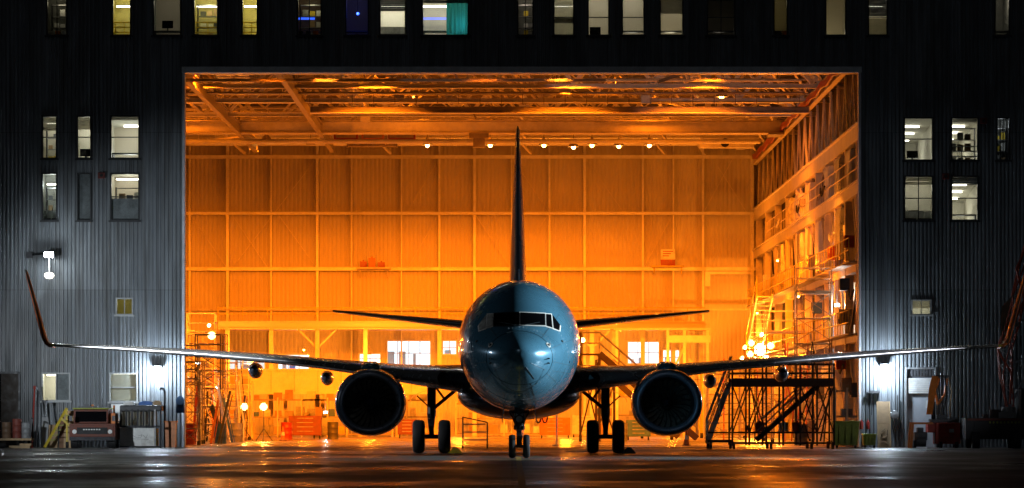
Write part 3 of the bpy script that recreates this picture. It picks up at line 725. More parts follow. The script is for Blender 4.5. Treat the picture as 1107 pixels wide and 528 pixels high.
    if 'tubs' in props:
        for i in range(3):
            o = MB().lathe([(.0,0),(.09,0),(.11,.28),(.0,.28)], (a+.25+i*.28*(b-a)/1.2, D0+1.0, zf+.28), n=12).tube((a+.25+i*.28*(b-a)/1.2, D0+1.0, zf),(a+.25+i*.28*(b-a)/1.2, D0+1.0, zf+.28),.05).build('floor_tub', rnd.choice([M_WHITE,M_DGREY,M_ORANGE]))
            tag(o, 'small tub on a stand behind the window %s' % desc, 'tub', 'tubs behind the upper windows')
    if 'desk' in props:
        r_ = thing('office_desk', 'dark office desk behind the window %s' % desc, 'desk', (cxr, D0+1.6, zf))
        MB().box(-(b-a)*.42,(b-a)*.42,-.3,.3,.55,.6).build('desk_top', M_DGREY, r_)
        for xx in (-(b-a)*.4,(b-a)*.4): MB().box(xx-.03,xx+.03,-.27,.27,0,.55).build('leg', M_DGREY, r_)
    if 'screen' in props:
        r_ = thing('computer_monitor', 'dark computer monitor behind the window %s' % desc, 'monitor', (cxr-.1, D0+1.6, zf+(.6 if 'desk' in props else .35)))
        MB().box(-.22,.22,-.02,.02,.12,.42).build('screen', M_PANE, r_); MB().box(-.03,.03,-.02,.05,0,.14).box(-.1,.1,-.08,.08,0,.02).build('stand', M_DGREY, r_)
        if 'desk' not in props: 
            o = MB().cb(cxr-.1, D0+1.6, zf, .5, .3, .35).build('low_cabinet', M_GREY); tag(o, 'low cabinet behind the window %s' % desc, 'cabinet')
    if 'chairs' in props:
        for i in range(2):
            r_ = thing('office_chair', '%s white backed chair behind the window %s' % (('left','right')[i], desc), 'chair', (a+(b-a)*(.3+.4*i), D0+.9, zf), 0, 'chairs behind the office windows')
            q = .17 if (b-a) > 1.2 else .1
            MB().loft([[(x*q*2,.02+.05*abs(x),z) for x in (-.9,-.5,0,.5,.9)]+[(x*q*2,.06+.05*abs(x),z) for x in (.9,.5,0,-.5,-.9)] for z in (.42,.62,.72)]).build('backrest', M_WHITE, r_)
            MB().box(-q*1.6,q*1.6,-.35,.05,.36,.41).build('seat', M_DGREY, r_)
            MB().tube((0,-.15,0),(0,-.15,.36),.025).build('leg', M_DSTEEL, r_)
    if pw > 14 and not (ceil and depth > 6):
        zz = min(z1-.25, z0+1.15) if upper else z0+(z1-z0)*rnd.uniform(.62,.85)
        o = MB().box(a+.12, b-.12, D0+depth*.8, D0+depth*.8+.1, zz+.088*depth*.8, zz+.088*depth*.8+.05).build('tube_light', cool_em if pw > 22 else dim_em)
        tag(o, 'tube light behind the window %s' % desc, 'tube light')
    if 'bluelamp' in props:
        o = MB().sphere((cxr, D0+.8, z0+.95), .055, 10).build('hanging_lamp', blue_em)
        MB().tube((cxr,D0+.8,z0+1.0),(cxr,D0+.8,z1),.010).build('cord', M_BLACK, o, w=True)
        tag(o, 'small glowing blue lamp hanging behind an upper window', 'lamp')
        light('POINT', (cxr, D0+.62, z0+.95), 9, (.04,.10,1), .06, name='blue_light')
    if 'bluestrip' in props:
        o = MB().box(a+.1, cxr+.1, D0+2.4, D0+2.45, z0+.86, z0+.94).build('light_strip', emis('blue_strip_glow', (.03,.12,1), 1.6))
        tag(o, 'dim blue light strip behind the window %s' % desc, 'light strip')
    if 'lowlight' in props:
        o = MB().box(a+.1, b-.1, D0+2.4, D0+2.5, z0+.10, z0+.20).build('light_strip', emis('warm_strip_glow', (1,.85,.5), 4))
        tag(o, 'warm light strip low behind the window %s' % desc, 'light strip')
    rc += 1

# ------------------------------------------------------------------ big door surround
MB().box(OX0-.12, OX1+.12, D0-.10, D0+.35, OZ, OZ+.24).build('door_header', M_TRIM, hangar, w=True, bevel=.02)
MB().box(OX0-.10, OX0, D0-.10, D0+.35, 0, OZ).build('door_jamb', M_TRIM, hangar, w=True, bevel=.02)
MB().box(OX1, OX1+.10, D0-.10, D0+.35, 0, OZ).build('door_jamb', M_TRIM, hangar, w=True, bevel=.02)
MB().box(OX0-.3, OX1+.3, D0+.36, D0+.9, OZ+.02, OZ+.5).build('door_track', M_SEC, hangar, w=True)
MB().box(OX0-.5,OX0-.01,D0+.4,D0+.6,0,OZ).build('door_jamb', M_TAN, hangar, w=True)
MB().box(OX1+.01,OX1+.4,D0+.4,D0+.6,0,OZ).build('door_jamb', M_TAN, hangar, w=True)

# ------------------------------------------------------------------ side doors in the facade
x0, x1, _, z1 = DOORL
fr = MB().box(x0,x1,D0-.03,D0+.1,z1-.08,z1).box(x1-.08,x1,D0-.03,D0+.1,0,z1-.08).build('roller_door', M_DARKTRIM, hangar, w=True)
mb = MB()
for i in range(28): mb.box(x0,x1-.85,D0+.12+.01*(i%2),D0+.16+.01*(i%2),i*.105,i*.105+.10)
mb.build('shutter', mat('dark_blue_shutter', (.06,.09,.12), .4, .3, .2, 3), fr, w=True)
MB().box(x1-.8,x1-.1,D0+.3,D0+.35,0,z1).build('door_leaf', mat('brown_door', (.05,.035,.025), .6), fr, w=True)
MB().box(x0,x1,D0+.6,D0+.65,0,z1+.1).build('lobby_wall', M_DGREY, hangar, w=True)
x0, x1, _, z1 = DOORR
fr = MB().box(x0-.06,x0,D0-.05,D0+.1,0,z1).box(x1,x1+.06,D0-.05,D0+.1,0,z1).box(x0-.06,x1+.06,D0-.05,D0+.1,z1,z1+.06).build('side_door', M_GREY, hangar, w=True)
fr['label'] = 'grey side door with a louvred vent above and white roller shutter'
MB().box(x0+.02,x1-.02,D0+.08,D0+.10,0,z1-.35).build('door_leaf', mat('pale_blue_grey_door', (.42,.45,.50), .45, .1, .15, 1, dirt=(.2,.2,.2), dirtamt=.4), fr, w=True)
mb = MB(); 
for i in range(9): mb.box(x0+.05+i*.12,x0+.12+i*.12,D0+.02,D0+.05,z1-.28,z1-.03)
mb.box(x0,x1,D0+.055,D0+.06,z1-.33,z1)
mb.build('louvre', M_DGREY, fr, w=True)
mb = MB()
for i in range(8): mb.box(x0+.08,x1-.08,D0-.02+.008*(i%2),D0+.05+.008*(i%2),z1-.36-.075*(i+1),z1-.37-.075*i)
mb.build('shutter', M_WHITE, fr, w=True)
MB().box(x1-.32,x1-.08,D0+.055,D0+.062,1.55,1.85).build('notice', M_WHITE, fr, w=True)
MB().box(x0+.12,x0+.16,D0+.02,D0+.07,1.0,1.12).build('handle', M_CHROME, fr, w=True)

# ------------------------------------------------------------------ lamps on the facade
white_em = emis('white_lamp_face', (.85,.93,1), 60)
def wall_lamp(px, py, label, en=70):
    x, z = WX(px, D0), WZ(py, D0)
    r_ = thing('wall_lamp', label, 'lamp', (x, D0-.02, z), 0, 'wall lamps beside the hangar door')
    MB().box(-.16,.16,-.30,-.02,.02,.14).build('housing', M_DGREY, r_, bevel=.02)
    MB().box(-.13,.13,-.27,-.05,-.01,.019).build('lamp_face', white_em, r_)
    MB().box(-.05,.05,-.02,.05,-.1,.2).build('bracket', M_DSTEEL, r_)
    light('POINT', (x, D0-.5, z-.16), en, COOL, .09, name='wall_light')
wall_lamp(171, 399, 'white glowing wall lamp left of the hangar door above the grey rack', 400)
wall_lamp(955, 397, 'white glowing wall lamp right of the hangar door above the tan board', 400)
x, z = WX(55, D0), WZ(277, D0)
r_ = thing('arm_floodlight', 'bright white floodlight with a glowing blob below, hung from an arm on the left wall', 'lamp', (x, D0-.02, z))
MB().bar((-.75,.0,.05),(0,-.6,.08),.07).box(-.95,-.70,-.06,.05,-.08,.16).build('arm', M_DSTEEL, r_)
MB().box(-.20,.20,-.72,-.48,-.10,.14).build('housing', M_DGREY, r_, bevel=.02)
MB().box(-.17,.17,-.74,-.722,-.08,.12).build('lamp_face', emis('flood_face', (.86,.95,1), 120), r_)
MB().tube((0,-.6,-.10),(0,-.6,-.68),.022,8).build('drop_pole', M_WHITE, r_)
lw = MB()
lw.lathe([(0,-.92),(.12,-.90),(.20,-.80),(.17,-.70),(.05,-.66),(0,-.66)], (0,-.6,0), n=16)
lw.build('lower_blob', emis('lower_blob_glow', (1,.95,.8), 3.0), r_)  # glowing blob hung below the floodlight
light('POINT', (x, D0-.95, z-.05), 70, (.85,.95,1), .08, name='flood_light')
for px, py, t_ in ((110,190,'between the two dark windows at left'), (1022,191,'between the right hand windows'), (1063,131,'near the right end of the facade')):
    r_ = thing('alarm_box', 'small dark red alarm box %s' % t_, 'alarm', (WX(px,D0), D0-.02, WZ(py,D0)))
    MB().box(-.14,.14,-.14,0,-.12,.12).build('housing', mat('maroon_paint',(.12,.02,.015),.5), r_, bevel=.02)
    MB().tube((0,-.14,0),(0,-.17,0),.06,12).build('sounder', M_BLACK, r_)
# conduits on the wall
for px, y0_, y1_ in ((39,418,484),(43,430,484)):
    o = MB().tube((WX(px,D0),D0-.08,.02),(WX(px,D0),D0-.08,WZ(y0_,D0)),.035,8).build('wall_pipe', M_GREY); tag(o, ('thin','thick')[px>40]+' grey standpipe on the left wall', 'pipe', None)
# ================================================================== HANGAR INTERIOR
DB = 253.0; XL, XR = -26.0, 15.2
bw_holes = []
BWIN = [(418,466,368,396),(388,412,382,394),(300,335,383,402),(478,494,368,384),(678,713,369,394),(247,287,384,400),(716,735,378,395)]
BW = [(WX(a,DB), WX(b,DB), WZ(d,DB), WZ(c,DB)) for a,b,c,d in BWIN]
corrugated(XL, XR, 0, 19.2, DB, .25, .02, BW).build('back_wall', M_TANP, hangar, w=True)
room_glow = emis('glowing_room_walls', (.80,.92,1), 1.15)  # room walls emit, standing in for lamps in the rooms beyond
for i, (a, b, c, d) in enumerate(BW):
    fr = MB().box(a,b,DB-.08,DB+.1,c,c+.06).box(a,b,DB-.08,DB+.1,d-.06,d).box(a,a+.06,DB-.08,DB+.1,c+.06,d-.06).box(b-.06,b,DB-.08,DB+.1,c+.06,d-.06).build('window', M_TANL, hangar, w=True)
    n = max(2, int((b-a)/.55)); mb = MB()
    for k in range(1, n): mb.box(a+(b-a)*k/n-.02, a+(b-a)*k/n+.02, DB-.02, DB+.04, c+.06, d-.06)
    mb.box(a+.06,b-.06,DB-.03,DB-.021,(c+d)/2-.02,(c+d)/2+.02)
    mb.build('glazing_bar', M_GREY, fr, w=True)
    MB().box(a+.06,b-.06,DB+.06,DB+.065,c+.06,d-.06).build('pane', M_GLASS, fr, w=True)
    MB().add([(a-.3,DB+.12,c-.3),(b+.3,DB+.12,c-.3),(b+.3,DB+2.5,c-.3),(a-.3,DB+2.5,c-.3),(a-.3,DB+.12,d+.3),(b+.3,DB+.12,d+.3),(b+.3,DB+2.5,d+.3),(a-.3,DB+2.5,d+.3)],
             [(0,1,2,3),(4,7,6,5),(3,2,6,7),(0,3,7,4),(1,5,6,2)]).build('room', room_glow if i != 5 else emis('dim_glowing_room_walls',(.8,.9,.9),.7), hangar, w=True)
    for k in range(int((b-a)*1.4)):
        o = MB().cb(a+.2+k*.6+rnd.uniform(0,.2), DB+1.4, c-.28, rnd.uniform(.15,.4), .3, rnd.uniform(.4,(d-c)*.95)).build('store_cabinet', rnd.choice([M_BLUE,M_GREY,M_WHITE,M_GREY]))
        tag(o, 'cabinet standing in the bright room behind the far hangar wall', 'cabinet', 'cabinets in the bright rooms beyond')
# columns, girts, braces on the back wall
for px, wd in ((205,.28),(246,.42),(293,.2),(343,.36),(380,.18),(434,.2),(475,.3),(513,.38),(553,.18),(594,.28),(632,.38),(695,.28),(728,.2),(760,.3),(813,.5)):
    x = WX(px, DB-.4)
    MB().box(x-wd*.2,x+wd*.2,DB-.34-wd*.4,DB-.062,0,17).build('column', M_TANL, hangar, w=True)
for py, hh in ((170,.20),(231,.17),(291,.20),(335,.10)):
    z = WZ(py, DB-.4)
    MB().box(XL,XR,DB-.58,DB-.48,z-hh/2,z+hh/2).box(XL,XR,DB-.64,DB-.581,z+hh/2-.04,z+hh/2).build('girt', M_TANL if py!=335 else M_TAN, hangar, w=True)
for a, b in (((343,170),(250,291)),((250,231),(290,291)),((440,291),(475,231)),((553,170),(594,231)),((594,230),(553,291)),((632,170),(675,231)),((475,171),(440,230)),((760,231),(792,172)),((776,180),(808,231)),((300,231),(343,291)),((513,231),(553,291)),((695,291),(728,231)),((205,231),(246,291))):
    MB().bar((WX(a[0],DB-.3),DB-.28,WZ(a[1],DB-.3)),(WX(b[0],DB-.3),DB-.28,WZ(b[1],DB-.3)),.055,.04).build('brace', M_TAN, hangar, w=True)
# shell
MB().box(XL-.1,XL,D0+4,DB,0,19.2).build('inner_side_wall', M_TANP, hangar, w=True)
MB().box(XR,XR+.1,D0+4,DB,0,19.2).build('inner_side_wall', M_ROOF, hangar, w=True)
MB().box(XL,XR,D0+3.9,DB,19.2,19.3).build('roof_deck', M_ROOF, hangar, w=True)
MB().box(XL,OX0-.5,D0+.6,D0+3.9,OZ+.3,OZ+.4).box(OX1+.4,XR,D0+.6,D0+3.9,OZ+.3,OZ+.4).build('soffit', M_SEC, hangar, w=True)
MB().box(XL,OX0-.5,D0+3.8,D0+3.9,0,19.2).box(OX1+.4,XR,D0+3.8,D0+3.9,0,19.2).box(OX0-.5,OX1+.4,D0+3.8,D0+3.9,OZ+.3,19.2).build('inner_front_wall', M_TANP, hangar, w=True)
# roof trusses: real chords and zigzag braces
def truss(y, zb, zt, step=2.1, m=M_TAN, bw=.26, chord=M_TANL):
    t = MB().box(XL,XR,y-.06,y+.06,zb-.09,zb+.09).box(XL,XR,y-.13,y+.13,zb-.12,zb-.091).build('roof_truss', chord, hangar, w=True)
    MB().box(XL,XR,y-.12,y+.12,zt-.12,zt+.12).build('top_chord', m, t, w=True)
    x = XL; up = True
    while x < XR-.5:
        x2 = min(x+step/2, XR)
        p = (x, y, zb+.1 if up else zt-.1); q = (x2, y, zt-.1 if up else zb+.1)
        MB().bar(p, q, .20, .16).build('brace', M_TANL, t, w=True)
        x = x2; up = not up
    return t
truss(188, 16.2, 18.6, 4.2, M_SEC); truss(196, 16.2, 18.7, 3.6, M_SEC); truss(205, 16.2, 18.8, 4.6, M_SEC)
truss(214, 16.15, 18.8, 4.0, M_SEC); truss(230, 16.3, 18.8, 4.4, M_SEC); truss(241, 16.8, 18.9, 4.2, M_SEC); truss(249, 17.0, 18.9, 4.4, M_SEC)
for x in [XL+2+i*4.1 for i in range(10)]:
    MB().box(x-.07,x+.07,D0+4,DB,18.9,19.15).build('purlin', M_SEC, hangar, w=True)
for i, x in enumerate([-18,-9.6,-1.5,6.2,11.6]):
    for y0, y1 in ((188,196),(196,205),(205,214),(214,230),(230,241),(241,249)):
        b_ = MB(); b_.bar((x,y0,18.6),(x+2.6,y1,16.3),.12).bar((x+2.6,y0,16.4),(x,y1,18.5),.10); b_.build('wind_brace', M_TAN, hangar, w=True)
# crane runways (along the hall) and the bridge crane (across)
for x, lab in ((-14.1,'long crane rail high under the roof at the left'),(-9.9,'second long crane rail under the roof right of the left one'),(14.15,'long crane rail on the right wall under the roof')):
    r_ = thing('crane_rail', lab, 'crane rail', (x, 212, 15.7 if x < 0 else 15.3))
    z0 = 0 if x < 14 else .5
    MB().box(-.06,.06,-38 if x > 14 else -36,40 if x > 14 else 26,z0+.08,z0+.5).build('web', M_SEC if x < 0 else M_TAN, r_)
    MB().box(-.12,.12,-38 if x > 14 else -36,40 if x > 14 else 26,z0,z0+.079).build('flange', M_SEC if x < 0 else M_TAN, r_); MB().box(-.15,.15,-38 if x > 14 else -36,40 if x > 14 else 26,z0+.501,z0+.58).build('flange', M_SEC, r_)
    for k in range(9 if x > 14 else 7):
        MB().box(-.06,.06,-34+k*9,-33.8+k*9,z0+.58,z0+1.3).build('hanger', M_SEC, r_)
r_ = thing('overhead_crane', 'long pale box beam of the overhead crane spanning under the roof', 'crane', (0, 223, 15.65))
MB().box(-24,14,-.4,.4,.18,.72).build('bridge_beam', M_TANL, r_, bevel=.03)
MB().box(-24,14,-.55,.55,.10,.179).box(-24,14,-.55,.55,.721,.78).build('flange', M_TAN, r_)
MB().box(-2.2,-1.2,-.7,.7,.2-.35,.09).box(-2,-1.4,-.5,.5,-.6,-.151).build('hoist', M_SEC, r_)
MB().box(13.2,14.0,-1.2,1.2,0,.099).build('end_truck', M_SEC, r_)
r_ = thing('overhead_crane', 'nearer and thinner crane beam with walkway rail under the roof', 'crane', (0, 203.5, 15.35))
MB().box(-9.5,14,-.2,.2,.15,.42).build('bridge_beam', M_SEC, r_, bevel=.03)
MB().box(-9.5,14,-.35,.3,.10,.149).build('flange', M_TAN, r_)
mb = MB().tube((-9.5,-.5,1.0),(14,-.5,1.0),.03,6)
for k in range(24): mb.tube((-9.5+k,-.5,.5),(-9.5+k,-.5,1.0),.02,5)
mb.build('handrail', M_SEC, r_)
# pipes and ducts under the roof
def pipe(x0, x1, y, z, r, m, lab, hang=True):
    o = MB().tube((x0,y,z),(x1,y,z),r,10)
    if hang:
        k = x0+1
        while k < x1: o.tube((k,y,z),(k,y,z+1.6),.018,4); o.tube((k-.04,y,z),(k+.04,y,z),r*1.25,10); k += 3.3
    o = o.build('roof_pipe', m, smooth=True); return tag(o, lab, 'pipe', 'pipes running under the hangar roof')
for i, (x0, x1, y, z, r, m) in enumerate([(-22,13,194,16.3,.08,M_TAN),(-20,13.5,199,16.1,.05,M_SEC),(-22,13.5,209,16.4,.09,M_TAN),
        (-24,13,226,15.55,.12,M_TANL),(-24,13.5,239,16.3,.10,M_TANL),(-24,13.8,250,16.9,.1,M_TANL),(-14,13,243,16.9,.2,M_DUCT)]):
    pipe(x0, x1, y, z, r, m, 'long horizontal pipe hung under the hangar roof')
def duct(x0, x1, y0, y1, z0, z1, lab, m=M_DUCT):
    r_ = thing('ventilation_duct', lab, 'duct', ((x0+x1)/2,(y0+y1)/2,z0))
    w_, d_ = (x1-x0)/2, (y1-y0)/2
    MB().box(-w_,w_,-d_,d_,0,z1-z0).build('duct_body', m, r_, bevel=.03)
    mb = MB(); n = max(2,int(max(w_,d_)*2/1.4))
    for k in range(n+1):
        if w_ > d_: xx = -w_+2*w_*k/n; mb.box(xx-.03,xx+.03,-d_-.04,d_+.04,-.04,z1-z0+.04)
        else: yy_ = -d_+2*d_*k/n; mb.box(-w_-.04,w_+.04,yy_-.03,yy_+.03,-.04,z1-z0+.04)
    mb.each('duct_joint', m, r_)
duct(-13.4,-11.9,190,203,16.6,17.4,'square silver duct under the roof at the far left')
duct(-8.2,-7.4,188,222,17,17.7,'long silver duct running inward near the left crane rail')
duct(-3.2,2.2,199,200,17.0,17.6,'silver cross duct under the roof above the fin')
duct(5,9.5,207,208,16.9,17.6,'silver cross duct under the roof right of the fin')
duct(-9,-6.3,236,236.6,15.9,16.5,'small brown duct box below the roof, left of the middle',M_SEC)
for i, (x0, x1, m, lab) in enumerate([(-9.6,-8.3,M_RED,'leftmost of the three red heater boxes under the roof'),(-8.1,-6.9,M_ORANGE,'middle of the three red heater boxes under the roof'),(-6.7,-5.2,M_RED,'rightmost of the three red heater boxes under the roof')]):
    r_ = thing('heater_box', lab, 'heater', ((x0+x1)/2,233,16.05), 0, 'red heater boxes under the hangar roof'); w_ = (x1-x0)/2
    MB().box(-w_,w_,-.4,.4,0,.5).build('housing', m, r_, bevel=.03); MB().box(-w_+.1,w_-.1,-.43,-.401,.1,.4).build('grille', M_SEC, r_)
    for xx in (-w_+.1,w_-.1): MB().tube((xx,0,.5),(xx,0,1.9),.02,5).build('hanger', M_SEC, r_)
r_ = thing('heater_box', 'round fan heater in a pale housing near the right end of the roof', 'heater', (WX(783,238),237.5,15.9))
MB().box(-1.4,1.6,-.3,.3,0,.55).build('housing', M_TANL, r_, bevel=.03); MB().tube((0,-.34,.28),(0,-.301,.28),.24,18).build('fan', M_BLACK, r_)
o = MB()
for k in range(20): o.bar((13.85,180+k*3.4,16.05-.16*(k%2)),(13.85,183.4+k*3.4,16.05-.16*((k+1)%2)),.10,.28)
tag(o.build('crane_cable_festoon', M_RED), 'red crane power cable strung along the right rail', 'cable')
mb = MB()
for k in range(40):
    x = rnd.uniform(-23,13); y = rnd.uniform(186,250); z = rnd.uniform(16.3,18.4); a = rnd.uniform(0,PI)
    mb = MB().bar((x,y,z),(x+rnd.uniform(-3,3),y+rnd.uniform(-3,3),z+rnd.uniform(-.9,.9)),rnd.uniform(.05,.16))
    mb.build('roof_strut', rnd.choice([M_SEC,M_TAN,M_TANL,M_DUCT]), hangar, w=True)
for k in range(26):
    x = rnd.uniform(-22,13); y = rnd.uniform(192,248); z = rnd.uniform(15.9,16.9)
    mb = MB().box(x-.25,x+.25,y-.2,y+.2,z,z+rnd.uniform(.15,.4)).tube((x,y,z),(x,y,18.8),.015,4)
    tag(mb.build('junction_box', rnd.choice([M_TANL,M_DUCT,M_SEC,M_WHITE])), 'small junction box hung among the hangar roof trusses', 'junction box', 'junction boxes among the roof trusses')

# fine secondary steel: light open-web joists, drop rods and cable trays between the main trusses
for y in (183, 192, 200, 209.5, 219, 226.5, 236, 245):
    jt = MB().box(XL,XR,y-.03,y+.03,16.75,16.82).build('roof_joist', M_TAN, hangar, w=True)
    MB().box(XL,XR,y-.03,y+.03,17.75,17.82).build('top_chord', M_SEC, jt, w=True)
    x = XL+rnd.uniform(0,.6); k = 0
    while x < XR-1.3:
        z0, z1 = (16.8,17.78) if k % 2 else (17.78,16.8)
        MB().bar((x,y,z0),(x+1.2,y,z1),.07).build('brace', M_TAN if k % 3 else M_TANL, jt, w=True); x += 1.2; k += 1
for k in range(34):
    x = rnd.uniform(-23,13.5); y = rnd.uniform(184,250)
    q = MB().bar((x,y,18.8),(x+rnd.choice((-1,1))*rnd.uniform(.8,2.6),y+rnd.uniform(-.5,.5),15.9+rnd.uniform(0,.5)),rnd.uniform(.05,.11))
    q.build('roof_strut', rnd.choice([M_TAN,M_TANL,M_SEC]), hangar, w=True)
for i, (y, z, x0, x1, m) in enumerate([(184.5,15.5,-24,4,M_SEC),(201.5,16.2,-24,0,M_DUCT),(216,16.2,-6,14,M_DUCT),(228.5,16.1,-24,14,M_SEC)]):
    q = MB().box(x0,x1,y-.12,y+.12,z,z+.03).box(x0,x1,y-.12,y-.10,z+.031,z+.12).box(x0,x1,y+.10,y+.12,z+.031,z+.12)
    x = x0+.5
    while x < x1: q.box(x-.01,x+.01,y-.01,y+.01,z+.03,18.8); x += 2.7
    tag(q.build('cable_tray', m), 'thin cable tray hung on rods under the hangar roof', 'cable tray', 'cable trays under the hangar roof')
# ------------------------------------------------------------------ hangar lamps
bulb = emis('sodium_bulb', (1,.42,.07), 55)
def bay_lamp(x, y, z, en, lab, rad=.16, mesh=True):
    if mesh:
        r_ = thing('high_bay_lamp', lab, 'lamp', (x, y, z), 0, 'orange lamps under the hangar roof')
        MB().lathe([(.06,.42),(.10,.30),(.20,.20),(.30,.02),(.29,.0)], n=16).build('lamp_shade', M_SEC, r_, smooth=True)
        MB().sphere((0,0,-.02), .115, 8).build('bulb', bulb, r_, smooth=True)
        MB().tube((0,0,.4),(0,0,1.8),.02,5).build('hanger', M_SEC, r_)
    light('SPOT', (x, y, z-.22), en, ORANGE, rad, (x,y+2.5,0), 'hangar_light', cone=165, blend=.5)
for i, px in enumerate((288,462,530,588,620,640,669,702)):
    d = 238-(i%3)*1.5; py = (152,157,157,157,159,157,158,157)[i]
    bay_lamp(WX(px,d), d, WZ(py,d), 1100, 'small bright orange lamp under the far roof truss, number %d from the left' % (i+1) if False else
             ['lone orange roof lamp far left near the crane rail','orange roof lamp left of the tail fin, farther one','orange roof lamp just left of the tail fin','orange roof lamp first to the right of the tail fin','faint lowest orange roof lamp right of the tail fin','orange roof lamp third to the right of the tail fin','orange roof lamp fourth to the right of the tail fin','last orange roof lamp at right of the row over the far wall'][i])
bay_lamp(WX(780,207), 207, WZ(105,207), 2600, 'single orange roof lamp hanging nearer at the upper right')
for i, (x, y) in enumerate([(-18,179),(-10,179),(-1,179),(7,179),(-20,190),(-14,190),(-6,190),(3,190),(9,190)]):  # added lamps, unseen behind the door header, to light the far wall
    zl = 15.85 if y < 180 else 16.6
    light('SPOT', (x, y, zl-.3), 42000, ORANGE, .3, (x-1.5,y+40,zl-15.4), 'hangar_light', cone=42, blend=.45)
    r_ = thing('high_bay_lamp', 'added orange high bay lamp unseen up between the nearer roof trusses', 'lamp', (x, y, zl), 0, 'added high bay lamps between the nearer trusses')
    MB().lathe([(.06,.42),(.10,.30),(.24,.20),(.36,.02),(.35,.0)], n=16).build('lamp_shade', M_SEC, r_, smooth=True)
    MB().sphere((0,0,-.02), .13, 8).build('bulb', bulb, r_, smooth=True)

# ------------------------------------------------------------------ mezzanine along the far wall
YM = 245.0
r_ = thing('mezzanine', 'long cream walkway bridging the far wall behind the tailplane', 'walkway', (0, YM, 0))
xa, xb = WX(236, YM), WX(762, YM)
MB().box(xa,xb,-.2,7.4,6.15,6.4).build('deck', M_TAN, r_)
MB().box(xa,xb,-.32,-.201,6.1,6.52).box(xa,xb,-.40,-.321,6.48,6.54).box(xa,xb,-.40,-.321,6.08,6.14).build('edge_beam', M_TANP, r_)
mb = MB()
for zz in (6.95,7.3): mb.tube((xa,-.25,zz),(xb,-.25,zz),.025,6)
k = xa
while k < xb: mb.tube((k,-.25,6.6),(k,-.25,7.3),.022,5); k += 1.4
mb.build('handrail', M_YEL, r_)
for px in (246,293,343,395,475,513,594,640,664,695,728,758): x = WX(px, YM); MB().box(x-.12,x+.12,.0,.24,0,6.15).build('column', M_TAN, r_)
for px in (343,640):
    x = WX(px, YM); MB().bar((x,.12,5.0),(x+1.1,.12,6.1),.1).bar((x,.12,5.0),(x-1.1,.12,6.1),.1).build('knee_brace', M_TAN, r_)
# lower enclosed mezzanine with a pale parapet
YN = 240.0
r_ = thing('mezzanine', 'lower cream balcony under the long walkway behind the left wing', 'balcony', (0, YN, 0))
xa2, xb2 = WX(268, YN), WX(470, YN)
MB().box(xa2,xb2,-.1,0,2.45,3.75).box(xa2,xb2,-.16,-.101,3.68,3.80).box(xa2,xb2,-.18,-.101,2.38,2.5).build('parapet', M_TANL, r_)
MB().box(xa2,xb2,0,5,2.4,2.55).build('deck', M_TAN, r_)
mb = MB()
for i in range(9): x = xa2+(xb2-xa2)*i/8; mb.box(x-.03,x+.03,-.15,-.101,2.5,3.68)
mb.each('panel_joint', M_TAN, r_)
for i in range(6): x = xa2+(xb2-xa2)*i/5; MB().box(x-.1,x+.1,.02,.22,0,2.4).build('column', M_TAN, r_)
r_ = thing('mezzanine', 'cream framed service platform right of the tail under the far walkway', 'platform', (0, 243, 0))
xa3, xb3 = WX(664,243), WX(768,243)
MB().box(xa3,xb3,-.1,2,6.0,6.12).build('deck', M_TAN, r_)
MB().box(WX(722,243),xb3,-.1,0,5.3,5.7).box(WX(728,243),xb3-.3,-.05,.05,2.2,2.4).each('edge_beam', M_TANL, r_)
for px in (667,722,740,765): x = WX(px,243); MB().box(x-.08,x+.08,0,.16,0,6).build('column', M_TANL, r_)
MB().bar((WX(730,243),.1,4.0),(WX(745,243),.1,5.6),.12).bar((WX(765,243),.1,2.6),(WX(745,243),.1,4.4),.12).build('brace', M_TAN, r_)
# lamps under and around the mezzanines
warm = emis('work_lamp_bulb', (1,.62,.20), 130)
def work_lamp(px, py, d, en, lab, stand=True, rad=.1, r=.11, col=ORANGE2, face=True):
    x, z = WX(px,d), WZ(py,d)
    w_ = thing('work_lamp', lab, 'lamp', (x,d,0 if stand else z), 0, 'glowing work lamps inside the hangar')
    zz = z if stand else 0
    MB().sphere((0,-.06,zz), r, 10).build('bulb', warm, w_, smooth=True)
    MB().lathe([(r*1.7,-.05),(r*1.6,.05),(r*.9,.16),(0,.18)], (0,0,zz), 'y', 14).build('reflector', M_STEEL, w_, smooth=True)
    if stand:
        mb = MB().tube((0,.1,.55),(0,.1,zz),.025,6)
        for k in range(3): mb.tube((0,.1,.6),(.45*math.cos(k*2.1+.5),.1+.45*math.sin(k*2.1+.5),.02),.02,5)
        mb.build('tripod', M_DSTEEL, w_)
    light('POINT', (x, d-.32, z), en, col, rad, name='work_light')
work_lamp(264,440,206,420,'left of the two glowing tripod work lamps on the hangar floor')
work_lamp(285,440,206,380,'right of the two glowing tripod work lamps on the hangar floor')
work_lamp(229,363,200,500,'glowing lamp on top of the left docking tower', False)
work_lamp(226,352,226,60,'small glowing lamp high behind the left docking tower', False, r=.07)
work_lamp(822,378,232,1300,'brightest lamp of the glowing cluster on the right gallery', False, r=.20)
work_lamp(812,371,236,450,'upper left lamp of the glowing cluster on the right gallery', False)
work_lamp(811,383,234,450,'lower left lamp of the glowing cluster on the right gallery', False)
work_lamp(833,374,226,480,'right lamp of the glowing cluster on the right gallery', False)
work_lamp(841,402,215,140,'glowing lamp low behind the maintenance stand', False, r=.09)
work_lamp(630,368,238,160,'glowing lamp beside the fuselage behind the air stairs', False, r=.09)
